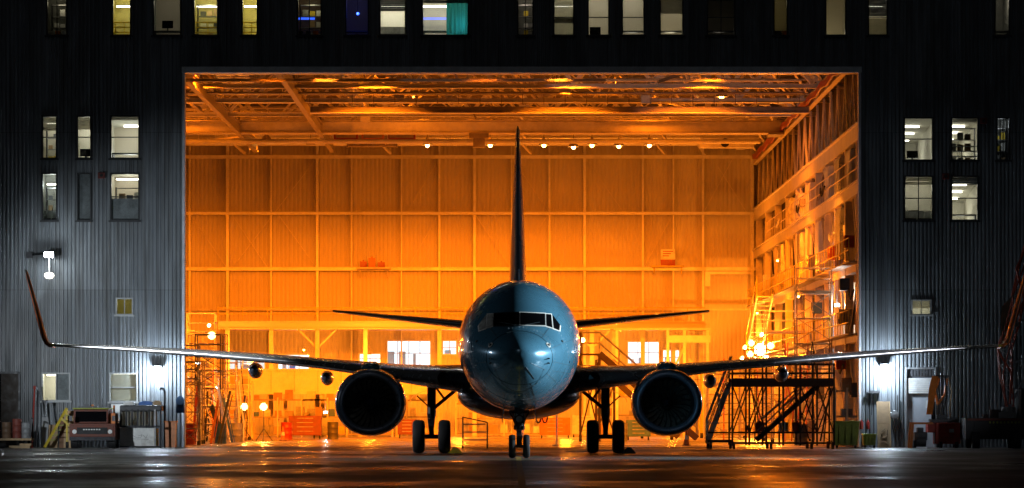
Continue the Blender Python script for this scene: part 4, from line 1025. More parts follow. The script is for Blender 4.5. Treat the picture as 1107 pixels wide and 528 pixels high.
for x, y, z, e in ((-16,243,4.6,300),(-8,243,4.6,300),(-3,240,3.6,260),(3,242,4,400),(9,240,4,300),(-12,249,5,200),(-3,249,5,250),(6,249,5.4,250),(-19,205,7,600),(12.6,190,6.5,300),(12.6,205,8.6,300),(12.6,222,6.5,300)):
    r2 = thing('bulkhead_lamp', 'small orange bulkhead lamp fixed to the hangar steelwork', 'lamp', (x,y,z), 0, 'bulkhead lamps on the hangar steelwork')
    MB().lathe([(.09,.0),(.09,.06),(.03,.12)], n=10).build('housing', M_SEC, r2)
    MB().sphere((0,0,-.02),.05,8).build('bulb', bulb, r2, smooth=True)
    if z > 5.5 or True:
        MB().tube((0,0,.1),(0,0,.4),.015,5).build('hanger', M_SEC, r2)
    light('POINT', (x,y,z-.12), e*(2.3 if z < 6 else 3.4), ORANGE2 if z < 6 else ORANGE, .2, name='hangar_light')

# ------------------------------------------------------------------ right gallery (racking wall)
gal = thing('wall_gallery', 'tall steel gallery of lattice girders and walkways lining the right wall', 'gallery', (14.2, 212, 0))
def gb(n, m, mb): return mb.build(n, m, gal, w=True)
gx = 14.2
gb('girder', M_TANL, MB().box(gx-.06,gx+.3,174,252.5,12.55,13.15).box(gx-.16,gx+.3,174,252.5,13.151,13.22))
gb('girder', M_TANL, MB().box(gx-.06,gx+.3,174,252.5,10.35,10.8).box(gx-.16,gx+.3,174,252.5,10.801,10.87))
gb('girder', M_TAN, MB().box(gx+.0,gx+.3,174,252.5,7.2,7.5))
gb('girder', M_TAN, MB().box(gx+.0,gx+.3,174,252.5,4.3,4.55))
y = 175.; k = 0
while y < 251:                          # lattice of V posts up to the crane rail
    gb('lattice_bar', M_TAN if k % 2 else M_TANL, MB().bar((gx+.1,y,13.2),(gx+.1,y+1.6,15.75),.10,.12)); 
    gb('lattice_bar', M_TAN, MB().bar((gx+.1,y+3.2,13.2),(gx+.1,y+1.6,15.75),.08,.10))
    y += 4.3; k += 1
for i, y in enumerate([178,184,190,196,202,209,216,224,233,242,251]):
    gb('column', M_TAN, MB().box(gx-.02,gx+.34,y-.18,y+.18,0,12.55))
    gb('brace', M_TAN, MB().bar((gx+.1,y,7.5),(gx+.1,y+3,10.3),.1))
    if i % 2 == 0: gb('brace', M_TAN, MB().bar((gx+.1,y,.3),(gx+.1,y+5,4.2),.1))
for z in (7.5, 4.55):
    gb('walkway', M_SEC, MB().box(gx-.5,gx+.9,176,252,z,z+.06))
    mb = MB()
    for dz in (.5,1.0): mb.tube((gx-.48,176,z+dz),(gx-.48,252,z+dz),.025,6)
    y = 176
    while y <= 252: mb.tube((gx-.48,y,z),(gx-.48,y,z+1.0),.02,5); y += 1.5
    gb('handrail', M_YEL, mb)
mb = MB()
for dz in (.5,1.0): mb.tube((gx-.1,176,10.87+dz),(gx-.1,240,10.87+dz),.025,6)
y = 176
while y <= 240: mb.tube((gx-.1,y,10.8),(gx-.1,y,11.87),.02,5); y += 1.6
gb('handrail', M_TAN, mb)
mb = MB().bar((gx-.7,224,7.4),(gx-.7,234,4.6),.08,.24).bar((gx-1.5,224,7.4),(gx-1.5,234,4.6),.08,.24)
for k in range(14): t = k/13; mb.box(gx-1.5,gx-.7,224+10*t-.12,224+10*t+.12,7.35-2.8*t,7.39-2.8*t)
gb('stairs', M_TANL, mb)
gb('handrail', M_YEL, MB().tube((gx-1.5,224,8.4),(gx-1.5,234,5.6),.03,6).tube((gx-1.5,224,7.4),(gx-1.5,224,8.4),.03,6).tube((gx-1.5,234,4.6),(gx-1.5,234,5.6),.03,6).tube((gx-1.5,229,6),(gx-1.5,229,7),.03,6))
y = 176.; k = 0
while y < 250:
    for z0, z1 in ((10.87,12.5),(7.55,10.3),(4.6,7.15)):
        if rnd.random() < .6: gb('hanger_bar', rnd.choice([M_TAN,M_TANL,M_SEC]), MB().bar((gx+rnd.uniform(0,.4),y,z0),(gx+rnd.uniform(0,.4),y+rnd.choice((0,0,.9,-.9)),z1),rnd.uniform(.05,.12)))
    y += 2.9; k += 1
for i in range(12):
    y = 178+i*6+rnd.uniform(-1,1); z = rnd.choice([5.1,8.1,11.3,2.0]); 
    o = MB().box(gx-.3,gx+.5,y,y+rnd.uniform(.6,1.6),z,z+rnd.uniform(.3,.9)).box(gx-.34,gx-.301,y+.1,y+.4,z+.1,z+.25).build('gallery_locker', rnd.choice([M_TAN,M_WHITE,M_DUCT,M_SEC,M_RED,M_DGREY]))
    tag(o, 'locker or crate stored on the right gallery', 'locker', 'lockers on the right gallery')
# cabinets, pipes and ducts on the gallery
names = [('duct_riser','tall pale duct box standing on the right gallery','duct')]
for i, (y0, y1, z0, z1) in enumerate([(180.5,183,10.9,12.4),(186.5,189,10.9,12.4),(193,195.4,10.9,12.4),(205,208,10.9,12.3),(213,216,10.9,12.2),(186,188.6,8.0,10.2),(199,201.5,7.9,10.2),(212,214.4,7.8,10.2),(227,230,7.8,10.2),(220,223,10.9,12.3)]):
    o = MB().box(gx-.05,gx+.55,y0,y1,z0-.0,z1).box(gx-.08,gx-.051,y0+.1,y1-.1,z0+.1,z1-.1).build('equipment_cabinet', rnd.choice([M_TANL,M_DUCT,M_WHITE]))
    tag(o, 'pale equipment cabinet standing on the right gallery', 'cabinet', 'cabinets along the right gallery')
for i in range(16):
    y = 176.5+i*2.4+rnd.uniform(-.5,.5); z1 = rnd.choice([12.4,12.4,10.2,7.0])
    xx = gx+.45+rnd.uniform(0,.35)
    o = MB().tube((xx,y,0),(xx,y,z1),rnd.uniform(.06,.16),8).build('wall_pipe', rnd.choice([M_TAN,M_TANL,M_DUCT,M_SEC]), smooth=True)
    tag(o, 'vertical service pipe on the right hangar wall', 'pipe', 'vertical pipes on the right hangar wall')
for i in range(10):
    y = 177+i*5.5; z = rnd.choice([3.4,6.4,9.2,11.5])
    o = MB().path([(gx-.2,y,z),(gx-.25,y+1.2,z-.35),(gx-.2,y+2.6,z-.2),(gx-.1,y+4,z+.1)], .05, 6).build('draped_hose', rnd.choice([M_TANL,M_ORANGE,M_BLACK]))
    tag(o, 'hose draped between posts of the right gallery', 'hose', 'hoses draped on the right gallery')
for i, (y, z, m, lab) in enumerate([(181,6.5,M_BLUE,'blue coiled hose box on the right gallery'),(178.5,8.2,M_RED,'small red box high on the right gallery post'),(183,3.2,M_RED,'red fire cabinet low on the right hangar wall'),(191,2.9,M_WHITE,'white panel on the right hangar wall'),(197,5.9,M_BLUE,'blue crate on the right walkway')]):
    o = MB().box(gx-.45,gx-.05,y,y+.9,z,z+.5).box(gx-.47,gx-.451,y+.1,y+.8,z+.08,z+.42).build('utility_box', m); tag(o, lab, 'box')
# shelf items on the back wall
z = WZ(288, DB-1)
r_ = thing('wall_shelf', 'small shelf high on the far wall left of the fin', 'shelf', (WX(404,DB-1), DB-1.0, z-.15))
MB().box(-1.0,1.0,-.3,.5,0,.08).build('shelf_board', M_TAN, r_); MB().bar((-.8,.3,-.5),(-.8,-.2,0),.06).bar((.8,.3,-.5),(.8,-.2,0),.06).each('bracket', M_TAN, r_)
for i,(dx,h,m,l) in enumerate([(-.6,.35,M_RED,'left red case'),(-.1,.55,M_ORANGE,'tall orange case'),(.45,.3,M_RED,'right red case')]):
    o = MB().cb(WX(404,DB-1)+dx, DB-1.0, z-.07, .4, .3, h).cb(WX(404,DB-1)+dx, DB-1.0, z-.07+h, .1, .05, .08).build('tool_case', m); tag(o, l+' on the small shelf high on the far wall', 'case')
z = WZ(287, DB-1); xx = WX(722,DB-1)
r_ = thing('wall_shelf', 'yellow shelf high on the far wall right of the fin', 'shelf', (xx, DB-1.0, z-.1))
MB().box(-.95,.95,-.3,.5,0,.08).build('shelf_board', M_YEL, r_); MB().bar((-.8,.3,-.4),(-.8,-.2,0),.06).bar((.8,.3,-.4),(.8,-.2,0),.06).each('bracket', M_YEL, r_)
r_ = thing('wall_sign', 'white sign box with a red lower band on the far wall', 'sign', (xx, DB-1.0, z-.02))
MB().box(-.42,.42,-.12,.12,.35,.95).build('upper_panel', M_WHITE, r_); MB().box(-.42,.42,-.12,.12,0,.349).build('lower_panel', M_RED, r_)
for k in range(3): MB().box(-.3,.3-.12*k,-.125,-.121,.80-.13*k,.85-.13*k).build('sign_stroke', M_RED, r_)
r_ = thing('wall_bracket', 'yellow bracket arm on the far wall by the right corner', 'bracket', (WX(763,DB-1), DB-1.0, WZ(305,DB-1)))
MB().box(0,2.6,-.1,.1,.45,.6).build('arm', M_TANL, r_); MB().box(-.05,.25,-.15,.15,-.25,.6).build('plate', M_TANL, r_)

for x in (-19,-8,2,10):  # added lamps to brighten the front of the hangar floor
    r_ = thing('added_floor_flood', 'added downward orange flood lamp just inside the door head', 'lamp', (x,184.5,16.3), 0, 'added flood lamps inside the door head')
    MB().box(-.3,.3,-.2,.2,0,.2).build('housing', M_SEC, r_, bevel=.02); MB().box(-.26,.26,-.16,.16,-.02,-.002).build('lamp_face', bulb, r_)
    light('SPOT', (x,184.5,16.2), 15000, ORANGE2, .3, (x,190,0), 'hangar_light', cone=84, blend=.6)
for x, y, z, e in ((-17,207.5,17.4,330),(-6,207.5,17.4,330),(5,207.5,17.4,330),(-17,222,17.4,330),(-5,219,17.4,330),(7,222,17.4,330),(-15,234,17.5,260),(-2,234,17.5,260),(9,234,17.5,260)):  # added bulbs, put in to light up the roof trusses
    r_ = thing('added_truss_lamp', 'added small dim bulb up inside the roof steelwork', 'lamp', (x,y,z), 0, 'added small bulbs up inside the roof steelwork')
    MB().lathe([(.08,.0),(.09,.06),(.03,.14)], n=10).build('housing', M_SEC, r_); MB().sphere((0,0,-.03),.05,8).build('bulb', emis('dim_sodium_bulb',(1,.42,.07),8), r_, smooth=True); MB().tube((0,0,.14),(0,0,1.3),.015,5).build('hanger', M_SEC, r_)
    light('POINT', (x,y,z-.15), e, ORANGE, .25, name='hangar_light')
for i, (px, py, d, e) in enumerate(((806,376,250,900),(824,362,246,300),(817,389,228,260),(828,386,226,260),(803,388,249,400))):  # extra lamps added to stand in for the flare around the cluster
    work_lamp(px, py, d, e, ('lamp close to the far corner','highest small lamp','lowest small lamp','small lamp right and low','farthest low lamp')[i]+' added to widen the glowing cluster on the right', False, r=.10)
# a few small white lamps added to keep cooler tones at the work places
for px, py, d, en, lab in ((214,392,192,110,'added small white lamp in the left docking rack'),(236,420,203,80,'added small white lamp low in the left docking towers'),(905,330,186,150,'added small white lamp on the right gallery near the door'),(352,446,228,60,'added small white lamp beside the grey tool cart')):
    x, z = WX(px,d), WZ(py,d); r_ = thing('added_task_lamp', lab, 'lamp', (x,d,z))
    MB().box(-.10,.10,-.05,0,-.05,.05).build('lamp_face', emis('task_white',(1,.95,.85),12), r_); MB().box(-.12,.12,.001,.08,-.07,.07).tube((0,.05,.07),(0,.05,.5),.015,5).build('housing', M_DGREY, r_)
    light('POINT', (x,d-.25,z), en, (1,.93,.82), .08, name='added_task_light')
# ================================================================== GROUND EQUIPMENT
def wheel(mb_t, x, y, r, w_=.12): mb_t.tube((x-w_/2,y,r),(x+w_/2,y,r),r,16)
def scaffold(name, lab, x, y, w_, d_, h, lev, m=M_DSTEEL, brace=True, rail=True, toe=True, group=None, dense=1, platm=None):
    r_ = thing(name, lab, 'scaffold', (x,y,0), 0, group)
    nx = max(1, round(w_/1.5))*dense
    for i in range(nx+1):
        for yy_ in (-d_/2, d_/2):
            MB().tube((-w_/2+w_*i/nx, yy_, .1), (-w_/2+w_*i/nx, yy_, h), .028, 6).build('post', m, r_)
    for L in range(1, lev+1):
        z = h*L/lev-(1.0 if rail and L == lev else 0)
        mb = MB()
        for yy_ in (-d_/2, d_/2): mb.tube((-w_/2,yy_,z),(w_/2,yy_,z),.024,6)
        for s_ in (-w_/2, w_/2): mb.tube((s_,-d_/2,z),(s_,d_/2,z),.024,6)
        mb.build('ledger', m, r_)
        MB().box(-w_/2,w_/2,-d_/2,d_/2,z-.03,z+.02).build('deck', platm or M_SEC, r_)
        if brace:
            zb = h*(L-1)/lev+.1; mb = MB()
            for i in range(nx):
                a = -w_/2+w_*i/nx; b = -w_/2+w_*(i+1)/nx
                mb.bar((a,-d_/2-.03,zb),(b,-d_/2-.03,z),.03).bar((b,-d_/2-.06,zb),(a,-d_/2-.06,z),.03)
            mb.each('cross_brace', m, r_)
    if rail:
        mb = MB()
        for dz in (0,-.45):
            for yy_ in (-d_/2, d_/2): mb.tube((-w_/2,yy_,h+dz),(w_/2,yy_,h+dz),.024,6)
            for s_ in (-w_/2, w_/2): mb.tube((s_,-d_/2,h+dz),(s_,d_/2,h+dz),.024,6)
        mb.each('guard_rail', m, r_)
    for sx in (-1,1):
        for sy in (-1,1): MB().tube((sx*w_/2-.04,sy*d_/2,.09),(sx*w_/2+.04,sy*d_/2,.09),.09,12).build('castor', M_BLACK, r_)
    return r_
# --- the big wheeled maintenance stand right of the aircraft
st = thing('maintenance_stand', 'wide dark steel maintenance stand with stairs under the right wing', 'work platform', (9.8, 163.5, 0))
x0, x1 = WX(790,163.5)-9.8, WX(899,163.5)-9.8
zd = WZ(414,163.5)
for yy_ in (-1.2, 1.2):
    MB().box(x0,x1,yy_-.05,yy_+.05,zd-.15,zd+.16).build('deck_edge', mat('rusty_dark_steel',(.06,.022,.012),.6,.2,.4,5), st)
MB().box(x0,x1,-1.2,1.2,zd-.08,zd-.02).build('deck', M_DSTEEL, st)
n = 6
for yy_ in (-1.2,1.2):
    for i in range(n+1):
        xx = x0+(x1-x0)*i/n
        MB().bar((xx,yy_,.14),(xx,yy_,3.22),.07).build('post', M_DSTEEL, st)
    mb = MB()
    for z in (3.2,2.86,.62,.22): mb.tube((x0,yy_,z),(x1,yy_,z),.032,6)
    mb.each('rail', M_DSTEEL, st)
for a, b in ((0,1),(1,2),(4,5),(5,6)):
    xa_, xb_ = x0+(x1-x0)*a/n, x0+(x1-x0)*b/n
    MB().bar((xa_,-1.22,.6),(xb_,-1.22,zd-.1),.05).bar((xb_,-1.25,.6),(xa_,-1.25,zd-.1),.05).bar((xa_,1.22,.6),(xb_,1.22,zd-.1),.05).each('cross_brace', M_DSTEEL, st)
MB().bar((x1-.5,-1.0,.3),(x1-.1,-1.0,zd-.2),.06).bar((x1-.9,-1.0,.3),(x1-1.5,-1.0,zd-.2),.05).each('cross_brace', M_DSTEEL, st)
# inner diagonal stair rising to the right
for yy_ in (-.9,-.1): MB().bar((x0+.95,yy_,.35),(x1-.55,yy_,zd-.1),.07,.16).build('stringer', M_DSTEEL, st)
mb = MB(); L = x1-.55-(x0+.95)
for k in range(11): t = (k+.5)/11; mb.box(x0+.95+L*t-.14,x0+.95+L*t+.14,-.9,-.1,.35+(zd-.45)*t,.39+(zd-.45)*t)
mb.build('tread', M_DSTEEL, st)
mb = MB()
for o_ in (.35,.7): mb.tube((x0+.95,-.95,.35+o_),(x1-.9,-.95,zd-.2+o_*.5),.025,6)
for o_ in (.30,.6,.9): mb.tube((x0+1.2,.5,.2+o_),(x1-1.2,.5,zd-.5+o_*.4),.03,6)
mb.each('stair_rail', M_STEEL, st)
# left stair tower
xs0 = WX(764,163.5)-9.8
for yy_ in (-.75,.35): MB().bar((xs0+.02,yy_,.25),(x0-.05,yy_,zd+.02),.06,.16).build('stringer', M_STEEL, st)
mb = MB()
for k in range(8): t = (k+.5)/8; mb.box(xs0+(x0-xs0)*t-.16,xs0+(x0-xs0)*t+.16,-.75,.35,.25+(zd-.25)*t,.29+(zd-.25)*t)
mb.build('tread', M_STEEL, st)
mb = MB()
for yy_ in (-.8,.4):
    mb.tube((xs0,yy_,1.15),(x0,yy_,zd+1.0),.03,6).tube((xs0,yy_,.75),(x0,yy_,zd+.6),.022,6).tube((xs0,yy_,.2),(xs0,yy_,1.15),.03,6).tube(((xs0+x0)/2,yy_,1.2),((xs0+x0)/2,yy_,2.1),.025,6)
mb.each('stair_rail', M_STEEL, st)
MB().bar((xs0,-.8,.3),(x0,-.8,.3),.10).bar((xs0,-.8,.62),(x0,-.8,.62),.06).bar((xs0,.4,.3),(x0,.4,.3),.08).each('base_frame', M_DSTEEL, st)
for xx in (xs0+.1, x0+.05, x0+(x1-x0)*.38, x0+(x1-x0)*.78, x1-.05):
    for yy_ in (-1.2, 1.2):
        MB().tube((xx-.05,yy_,.14),(xx+.05,yy_,.14),.14,14).build('castor', M_BLACK, st)
for k,(dx,m,lab) in enumerate([(-.4,M_RED,'small red can on the base of the maintenance stand'),(.5,M_WHITE,'pale box on the base of the maintenance stand'),(1.0,M_RED,'red box on the base of the maintenance stand, right of the pale box')]):
    o = MB().cb(9.8+dx,163.9,.66,.35,.3,.35).cb(9.8+dx,163.9,1.01,.1,.1,.05).build('supply_box', m); tag(o, lab, 'box')
    MB().box(dx-.25,dx+.25,.2,.7,.61,.655).build('tray', M_DSTEEL, st)

# --- scaffolds and docks inside
scaffold('docking_tower','tall narrow dark scaffold tower just inside the left of the door', WX(226,196), 196, 1.15, 1.6, 4.9, 6, M_DSTEEL, dense=1)
scaffold('docking_tower','lower brown scaffold tower at the extreme left inside the door', WX(209,188), 188.5, .8, 1.2, 3.6, 4, M_SEC)
scaffold('docking_tower','purple topped scaffold frame behind the left docking tower', WX(222,206), 206, 2.0, 1.4, 5.1, 5, mat('violet_grey_paint',(.15,.13,.22),.5))
scaffold('docking_tower','orange lit scaffold beside the two tripod lamps', WX(252,214), 214, 1.6, 1.2, 3.2, 4, M_TAN)
scaffold('docking_tower','tall scaffold against the right gallery near the door', WX(880,186), 186.5, 1.5, 1.3, 7.6, 7, M_SEC)
scaffold('docking_tower','scaffold with rails at the foot of the right gallery', WX(852,206), 206, 2.2, 1.6, 6.2, 6, M_TAN)
scaffold('docking_tower','small scaffold in front of the glowing lamp cluster', WX(826,222), 222, 2.0, 1.3, 4.6, 4, M_SEC)
scaffold('docking_tower','low dark scaffold behind the maintenance stand', WX(800,200), 200, 3.0, 1.4, 3.6, 4, M_SEC)
# --- air stairs behind the fuselage on the right
def stairs(lab, x, y, w_, zt, run, top, m, flip=1, rails=M_STEEL, name='air_stairs'):
    r_ = thing(name, lab, 'stairs', (x,y,0))
    f = flip
    MB().box(min(0,-f*top),max(0,-f*top),-w_/2,w_/2,zt-.08,zt).build('platform', m, r_)
    for yy_ in (-w_/2,w_/2):
        MB().bar((0,yy_,zt),(f*run,yy_,.15),.07,.28).build('stringer', m, r_)
        MB().tube((0,yy_,zt+1.0),(f*run,yy_,1.15),.035,6).tube((0,yy_,zt+.5),(f*run,yy_,.65),.025,6).tube((0,yy_,zt+1),(-f*top,yy_,zt+1),.035,6).tube((0,yy_,zt+.5),(-f*top,yy_,zt+.5),.025,6).build('handrail', rails, r_)
        for k in range(6):
            t = k/5; MB().tube((f*run*t,yy_,zt+(.15-zt)*t),(f*run*t,yy_,zt+(.15-zt)*t+1.0),.025,6).build('rail_post', rails, r_)
        MB().tube((-f*top,yy_,0),(-f*top,yy_,zt+1.0),.05,6).build('leg', m, r_); MB().tube((0,yy_,0),(0,yy_,zt),.05,6).build('leg', m, r_)
        MB().bar((-f*top,yy_,.3),(0,yy_,zt-.2),.05).bar((0,yy_,.3),(-f*top,yy_,zt-.2),.05).build('cross_brace', m, r_)
    mb = MB(); n = int(zt/.22)
    for k in range(n): t = (k+.5)/n; mb.box(f*run*t-.13,f*run*t+.13,-w_/2,w_/2,zt+(.15-zt)*t-.02,zt+(.15-zt)*t+.02)
    mb.build('tread', M_STEEL, r_)
    for xx in (-f*top, f*run*.9):
        for yy_ in (-w_/2,w_/2): MB().tube((xx-.06,yy_,.15),(xx+.06,yy_,.15),.15,12).build('wheel', M_BLACK, r_)
    return r_
DR = mat('dark_red_brown_steel',(.025,.008,.006),.6,.1,.4,4)
stairs('tall dark red air stairs behind the right side of the fuselage', WX(648,204), 204, 1.2, 4.15, 4.6, .9, DR)
stairs('second dark air stairs behind the right engine', WX(664,216), 216, 1.1, 3.0, 3.2, .9, DR)
stairs('small yellow steps rising beside the far right column', WX(742,228), 228, .9, 2.6, 2.6, .8, M_YEL, -1)
# --- small step platform behind nose gear left
r_ = thing('step_platform', 'small wheeled step platform left of the nose wheel', 'steps', (WX(515,166),166,0))
for sx in (-.52,.42):
    for sy in (-.3,.3): MB().tube((sx,sy,.08),(sx,sy,1.22 if sx<0 else 1.0),.025,6).build('post', M_DSTEEL, r_)
for z, x_ in ((.3,.45),(.6,.4),(.9,.35)): MB().box(-.5,x_,-.3,.3,z,z+.05).build('tread', M_SEC, r_)
MB().tube((-.52,-.3,1.2),(-.52,.3,1.2),.025,6).tube((-.52,-.3,1.2),(.42,-.3,1.0),.025,6).build('handrail', M_DSTEEL, r_)
for sx in (-.52,.42): MB().tube((sx-.03,-.3,.09),(sx+.03,-.3,.09),.09,12).build('castor', M_BLACK, r_)

# --- props with several copies
M_DRED = mat('maroon_tool_paint',(.17,.03,.015),.5,0,.3,4)
def cart(lab, x, y, w_=1.2, h=.95, m=M_RED, rz=0, drawers=4, d_=.6):
    r_ = thing('tool_cart', lab, 'tool cart', (x,y,0), rz)
    MB().box(-w_/2,w_/2,-d_/2,d_/2,.18,h).build('cabinet', m, r_, bevel=.02)
    for k in range(drawers):
        z0 = .24+(h-.3)*k/drawers
        MB().box(-w_/2+.04,w_/2-.04,-d_/2-.02,-d_/2-.001,z0,z0+(h-.3)/drawers-.03).build('drawer', m, r_)
        MB().box(-w_/4,w_/4,-d_/2-.05,-d_/2-.021,z0+(h-.3)/drawers-.08,z0+(h-.3)/drawers-.05).build('handle', M_STEEL, r_)
    for sx in (-1,1):
        for sy in (-1,1): MB().tube((sx*(w_/2-.1)-.03,sy*(d_/2-.1),.09),(sx*(w_/2-.1)+.03,sy*(d_/2-.1),.09),.09,12).build('castor', M_BLACK, r_)
    MB().tube((w_/2+.02,-d_/2,h-.1),(w_/2+.02,d_/2,h-.1),.02,6).build('push_bar', M_STEEL, r_)
    return r_
cart('red tool cart on the hangar floor between lamps and left engine', WX(330,224), 224, 1.7, 1.2, M_DRED)
cart('grey tool cart behind the left engine', WX(349,226), 226, 1.1, 1.1, M_GREY)
cart('small red tool cart near the back wall behind the left main wheels', WX(440,232), 232, 1.0, 1.0, M_DRED)
cart('blue tool cart near the right main wheels', WX(690,214), 214, 1.2, 1.0, M_BLUE)
cart('orange tool cart behind the nose wheel', WX(600,228), 228, 1.6, 1.1, M_ORANGE)
cart('pale tool cart far back between nose and right wheels', WX(632,236), 236, 1.4, 1.2, M_WHITE)
def rack(lab, x, y, w_, h, lev, m=M_TAN):
    r_ = thing('storage_rack', lab, 'rack', (x,y,0)); 
    for sx in (-1,0,1):
        for sy in (-.45,.45): MB().box(sx*w_/2-.04,sx*w_/2+.04,sy-.04,sy+.04,0,h).build('post', m, r_)
    for L in range(lev):
        z = .12+L*(h-.3)/max(1,lev-1) if lev > 1 else .2
        MB().box(-w_/2,w_/2,-.45,.45,z,z+.08).build('shelf_board', M_SEC, r_)
        n = int(w_/.6)
        for i in range(n):
            if rnd.random() < .25: continue
            hh = rnd.uniform(.2,.55)
            o = MB().cb(x-w_/2+(i+.5)*w_/n, y-.1, z+.082, rnd.uniform(.3,.5), .5, hh).cb(x-w_/2+(i+.5)*w_/n, y-.36, z+.082+hh*.4, .16, .02, .1).build('crate', rnd.choice([M_CARD,M_TAN,M_SEC,M_WHITE,M_YEL,M_GREY,M_SEC,M_WOOD,M_TAN,M_CARD,M_BLUE]))
            tag(o, 'crate on the '+lab, 'crate', 'crates on the hangar storage racks')
    return r_
rack('storage rack along the far wall left of the lamps', WX(300,238), 238.6, 5.5, 2.2, 3)
rack('storage rack along the far wall behind the left engine', WX(375,238), 238.6, 5.0, 2.2, 3)
rack('tall storage rack left of the tripod lamps', WX(246,226), 226, 2.6, 3.0, 4)
rack('storage rack under the far walkway behind the nose wheel', WX(545,247), 247, 5.5, 2.0, 3)
rack('storage rack under the far walkway behind the right wheels', WX(690,247), 247, 5.0, 2.4, 3)
rack('long storage rack behind the maintenance stand', WX(800,238), 238, 3.6, 3.6, 4)
scaffold('docking_tower','slim bright steel lattice tower next to the left door edge', WX(206,182), 182, .7, .9, 4.2, 6, M_STEEL)
scaffold('docking_tower','bright tan lattice tower behind the slim steel one', WX(218,202), 202, 1.3, 1.0, 6.0, 7, M_TANL)
scaffold('docking_tower','short steel frame left of the tripod lamps', WX(240,208), 208, 1.4, 1.0, 4.2, 5, M_STEEL)
light('POINT', (-14.2,184,3.6), 260, ORANGE2, .15, name='hangar_light')  # added lamp without a fixture, brightens the left docking towers
rack('rack at the foot of the right gallery near the door', WX(915,178), 178, 1.0, 2.4, 3)
rack('storage rack behind the left main wheels', WX(440,247), 247, 4.0, 2.2, 3)
# leaning boards, barrels, cylinders inside left
def barrel(x, y, lab, m, r=.29, h=.88, name='steel_drum', z=0):
    r_ = thing(name, lab, 'drum', (x,y,z))
    MB().lathe([(0,0),(r,0),(r,.02),(r*.97,.04),(r*.97,h*.33),(r*1.02,h*.35),(r*.97,h*.37),(r*.97,h*.65),(r*1.02,h*.67),(r*.97,h*.69),(r*.97,h-.03),(r,h),(r*.94,h),(r*.94,h-.02),(0,h-.02)], n=20).build('drum_body', m, r_, smooth=True)
    MB().tube((r*.5,0,h-.02),(r*.5,0,h+.01),.04,8).build('bung', M_STEEL, r_)
    return r_
for px, d, m, l in ((238,190,M_BLUE,'blue drum beside the left docking tower'),(203.5,184,M_RED,'red drum just inside the left door edge'),(256,199,M_GREY,'grey drum left of the tripod lamps'),(310,216,M_RED,'red drum right of the tripod lamps'),(360,222,M_DGREY,'dark drum beside the grey cart'),(672,205,M_GREY,'grey drum behind the right main wheels'),(866,182,M_DGREY,'dark drum right behind the maintenance stand')):
    barrel(WX(px,d), d, l, m)
for i, (px, d, h, m, lean) in enumerate([(236,188,2.3,M_DGREY,.5),(245,193,2.6,M_SEC,-.4),(251,197,2.0,M_BLUE,-.4),(208,186,2.5,M_RED,.2),(219,190,2.8,M_WHITE,-.2),(232,200,3.1,M_SEC,.3),(240,204,2.4,M_TANL,-.5),(213,195,3.6,M_TAN,.1),(258,210,2.2,M_DSTEEL,.3),(275,219,2.0,M_SEC,-.3),(228,186,1.9,M_ORANGE,.3),(242,198,1.7,M_DGREY,-.6)]):
    x = WX(px,d)
    o = MB().bar((x,d,0),(x+lean,d+.3,h),.10,.22).bar((x+.12,d,0),(x+lean+.10,d+.3,h*.93),.04,.06).bar((x,d+.02,.3),(x+.16,d+.02,.3),.05).build('leaning_board', m)
    tag(o, 'long board leaning among the docking towers at left', 'board', 'boards leaning among the left docking towers')
def hose(pts, r, m, lab, name='hose', cat='hose'):
    o = MB().path(pts, r, 6).build(name, m); return tag(o, lab, cat)
for i in range(14):
    x = WX(rnd.uniform(203,262),200); y = rnd.uniform(186,212); z = rnd.uniform(2.2,4.6); dx = rnd.uniform(-.5,.5)
    o = MB().path([(x,y,z),(x+dx*.4,y,z*.6),(x+dx,y-.1,z*.3),(x+dx*.8,y-.2,.03)], rnd.uniform(.02,.045), 5).build('hanging_cable', rnd.choice([M_BLACK,M_ORANGE,M_WHITE,M_DSTEEL,M_RED]))
    tag(o, 'cable hanging among the docking towers at left', 'cable', 'cables hanging among the left docking towers')
for i in range(10):
    x = WX(rnd.uniform(800,895),192); y = rnd.uniform(182,215); z = rnd.uniform(2.5,5); dx = rnd.uniform(-.6,.6)
    o = MB().path([(x,y,z),(x+dx*.4,y,z*.55),(x+dx,y-.1,z*.3),(x+dx*.8,y-.2,.03)], rnd.uniform(.02,.045), 5).build('hanging_cable', rnd.choice([M_BLACK,M_ORANGE,M_DSTEEL,M_RED]))
    tag(o, 'cable hanging behind the maintenance stand at right', 'cable', 'cables hanging behind the maintenance stand')
# two black hoses hanging behind the nose leg (curved U pair)
for k, px in enumerate((583,590)):
    x = WX(px,178); o = MB().path([(x-.18,178,1.75),(x-.17,178,1.2),(x-.08,178,.95),(x+.03,178,.98),(x+.09,178,1.25),(x+.10,178,1.75)], .035, 6).build('hose_loop', M_BLACK)
    tag(o, ('left','right')[k]+' black hose loop hung right of the nose wheel', 'hose', None)
r_ = thing('hose_stand', 'low stand with an arm holding two black hose loops', 'stand', (WX(594,178),178.1,0))
MB().tube((-.9,0,1.75),(.3,0,1.75),.025,6).build('arm', M_TANL, r_); MB().tube((.3,0,0),(.3,0,1.75),.03,6).build('post', M_TANL, r_); MB().box(.1,.5,-.25,.25,0,.05).build('foot', M_SEC, r_)
hose([(WX(612,150),150,.03),(WX(622,150),151,.03),(WX(630,150),149.6,.03),(WX(650,150),152,.03),(WX(676,155),156,.03)], .02, M_BLACK, 'thin black cable lying on the floor near the right wheels', 'floor_cable', 'cable')
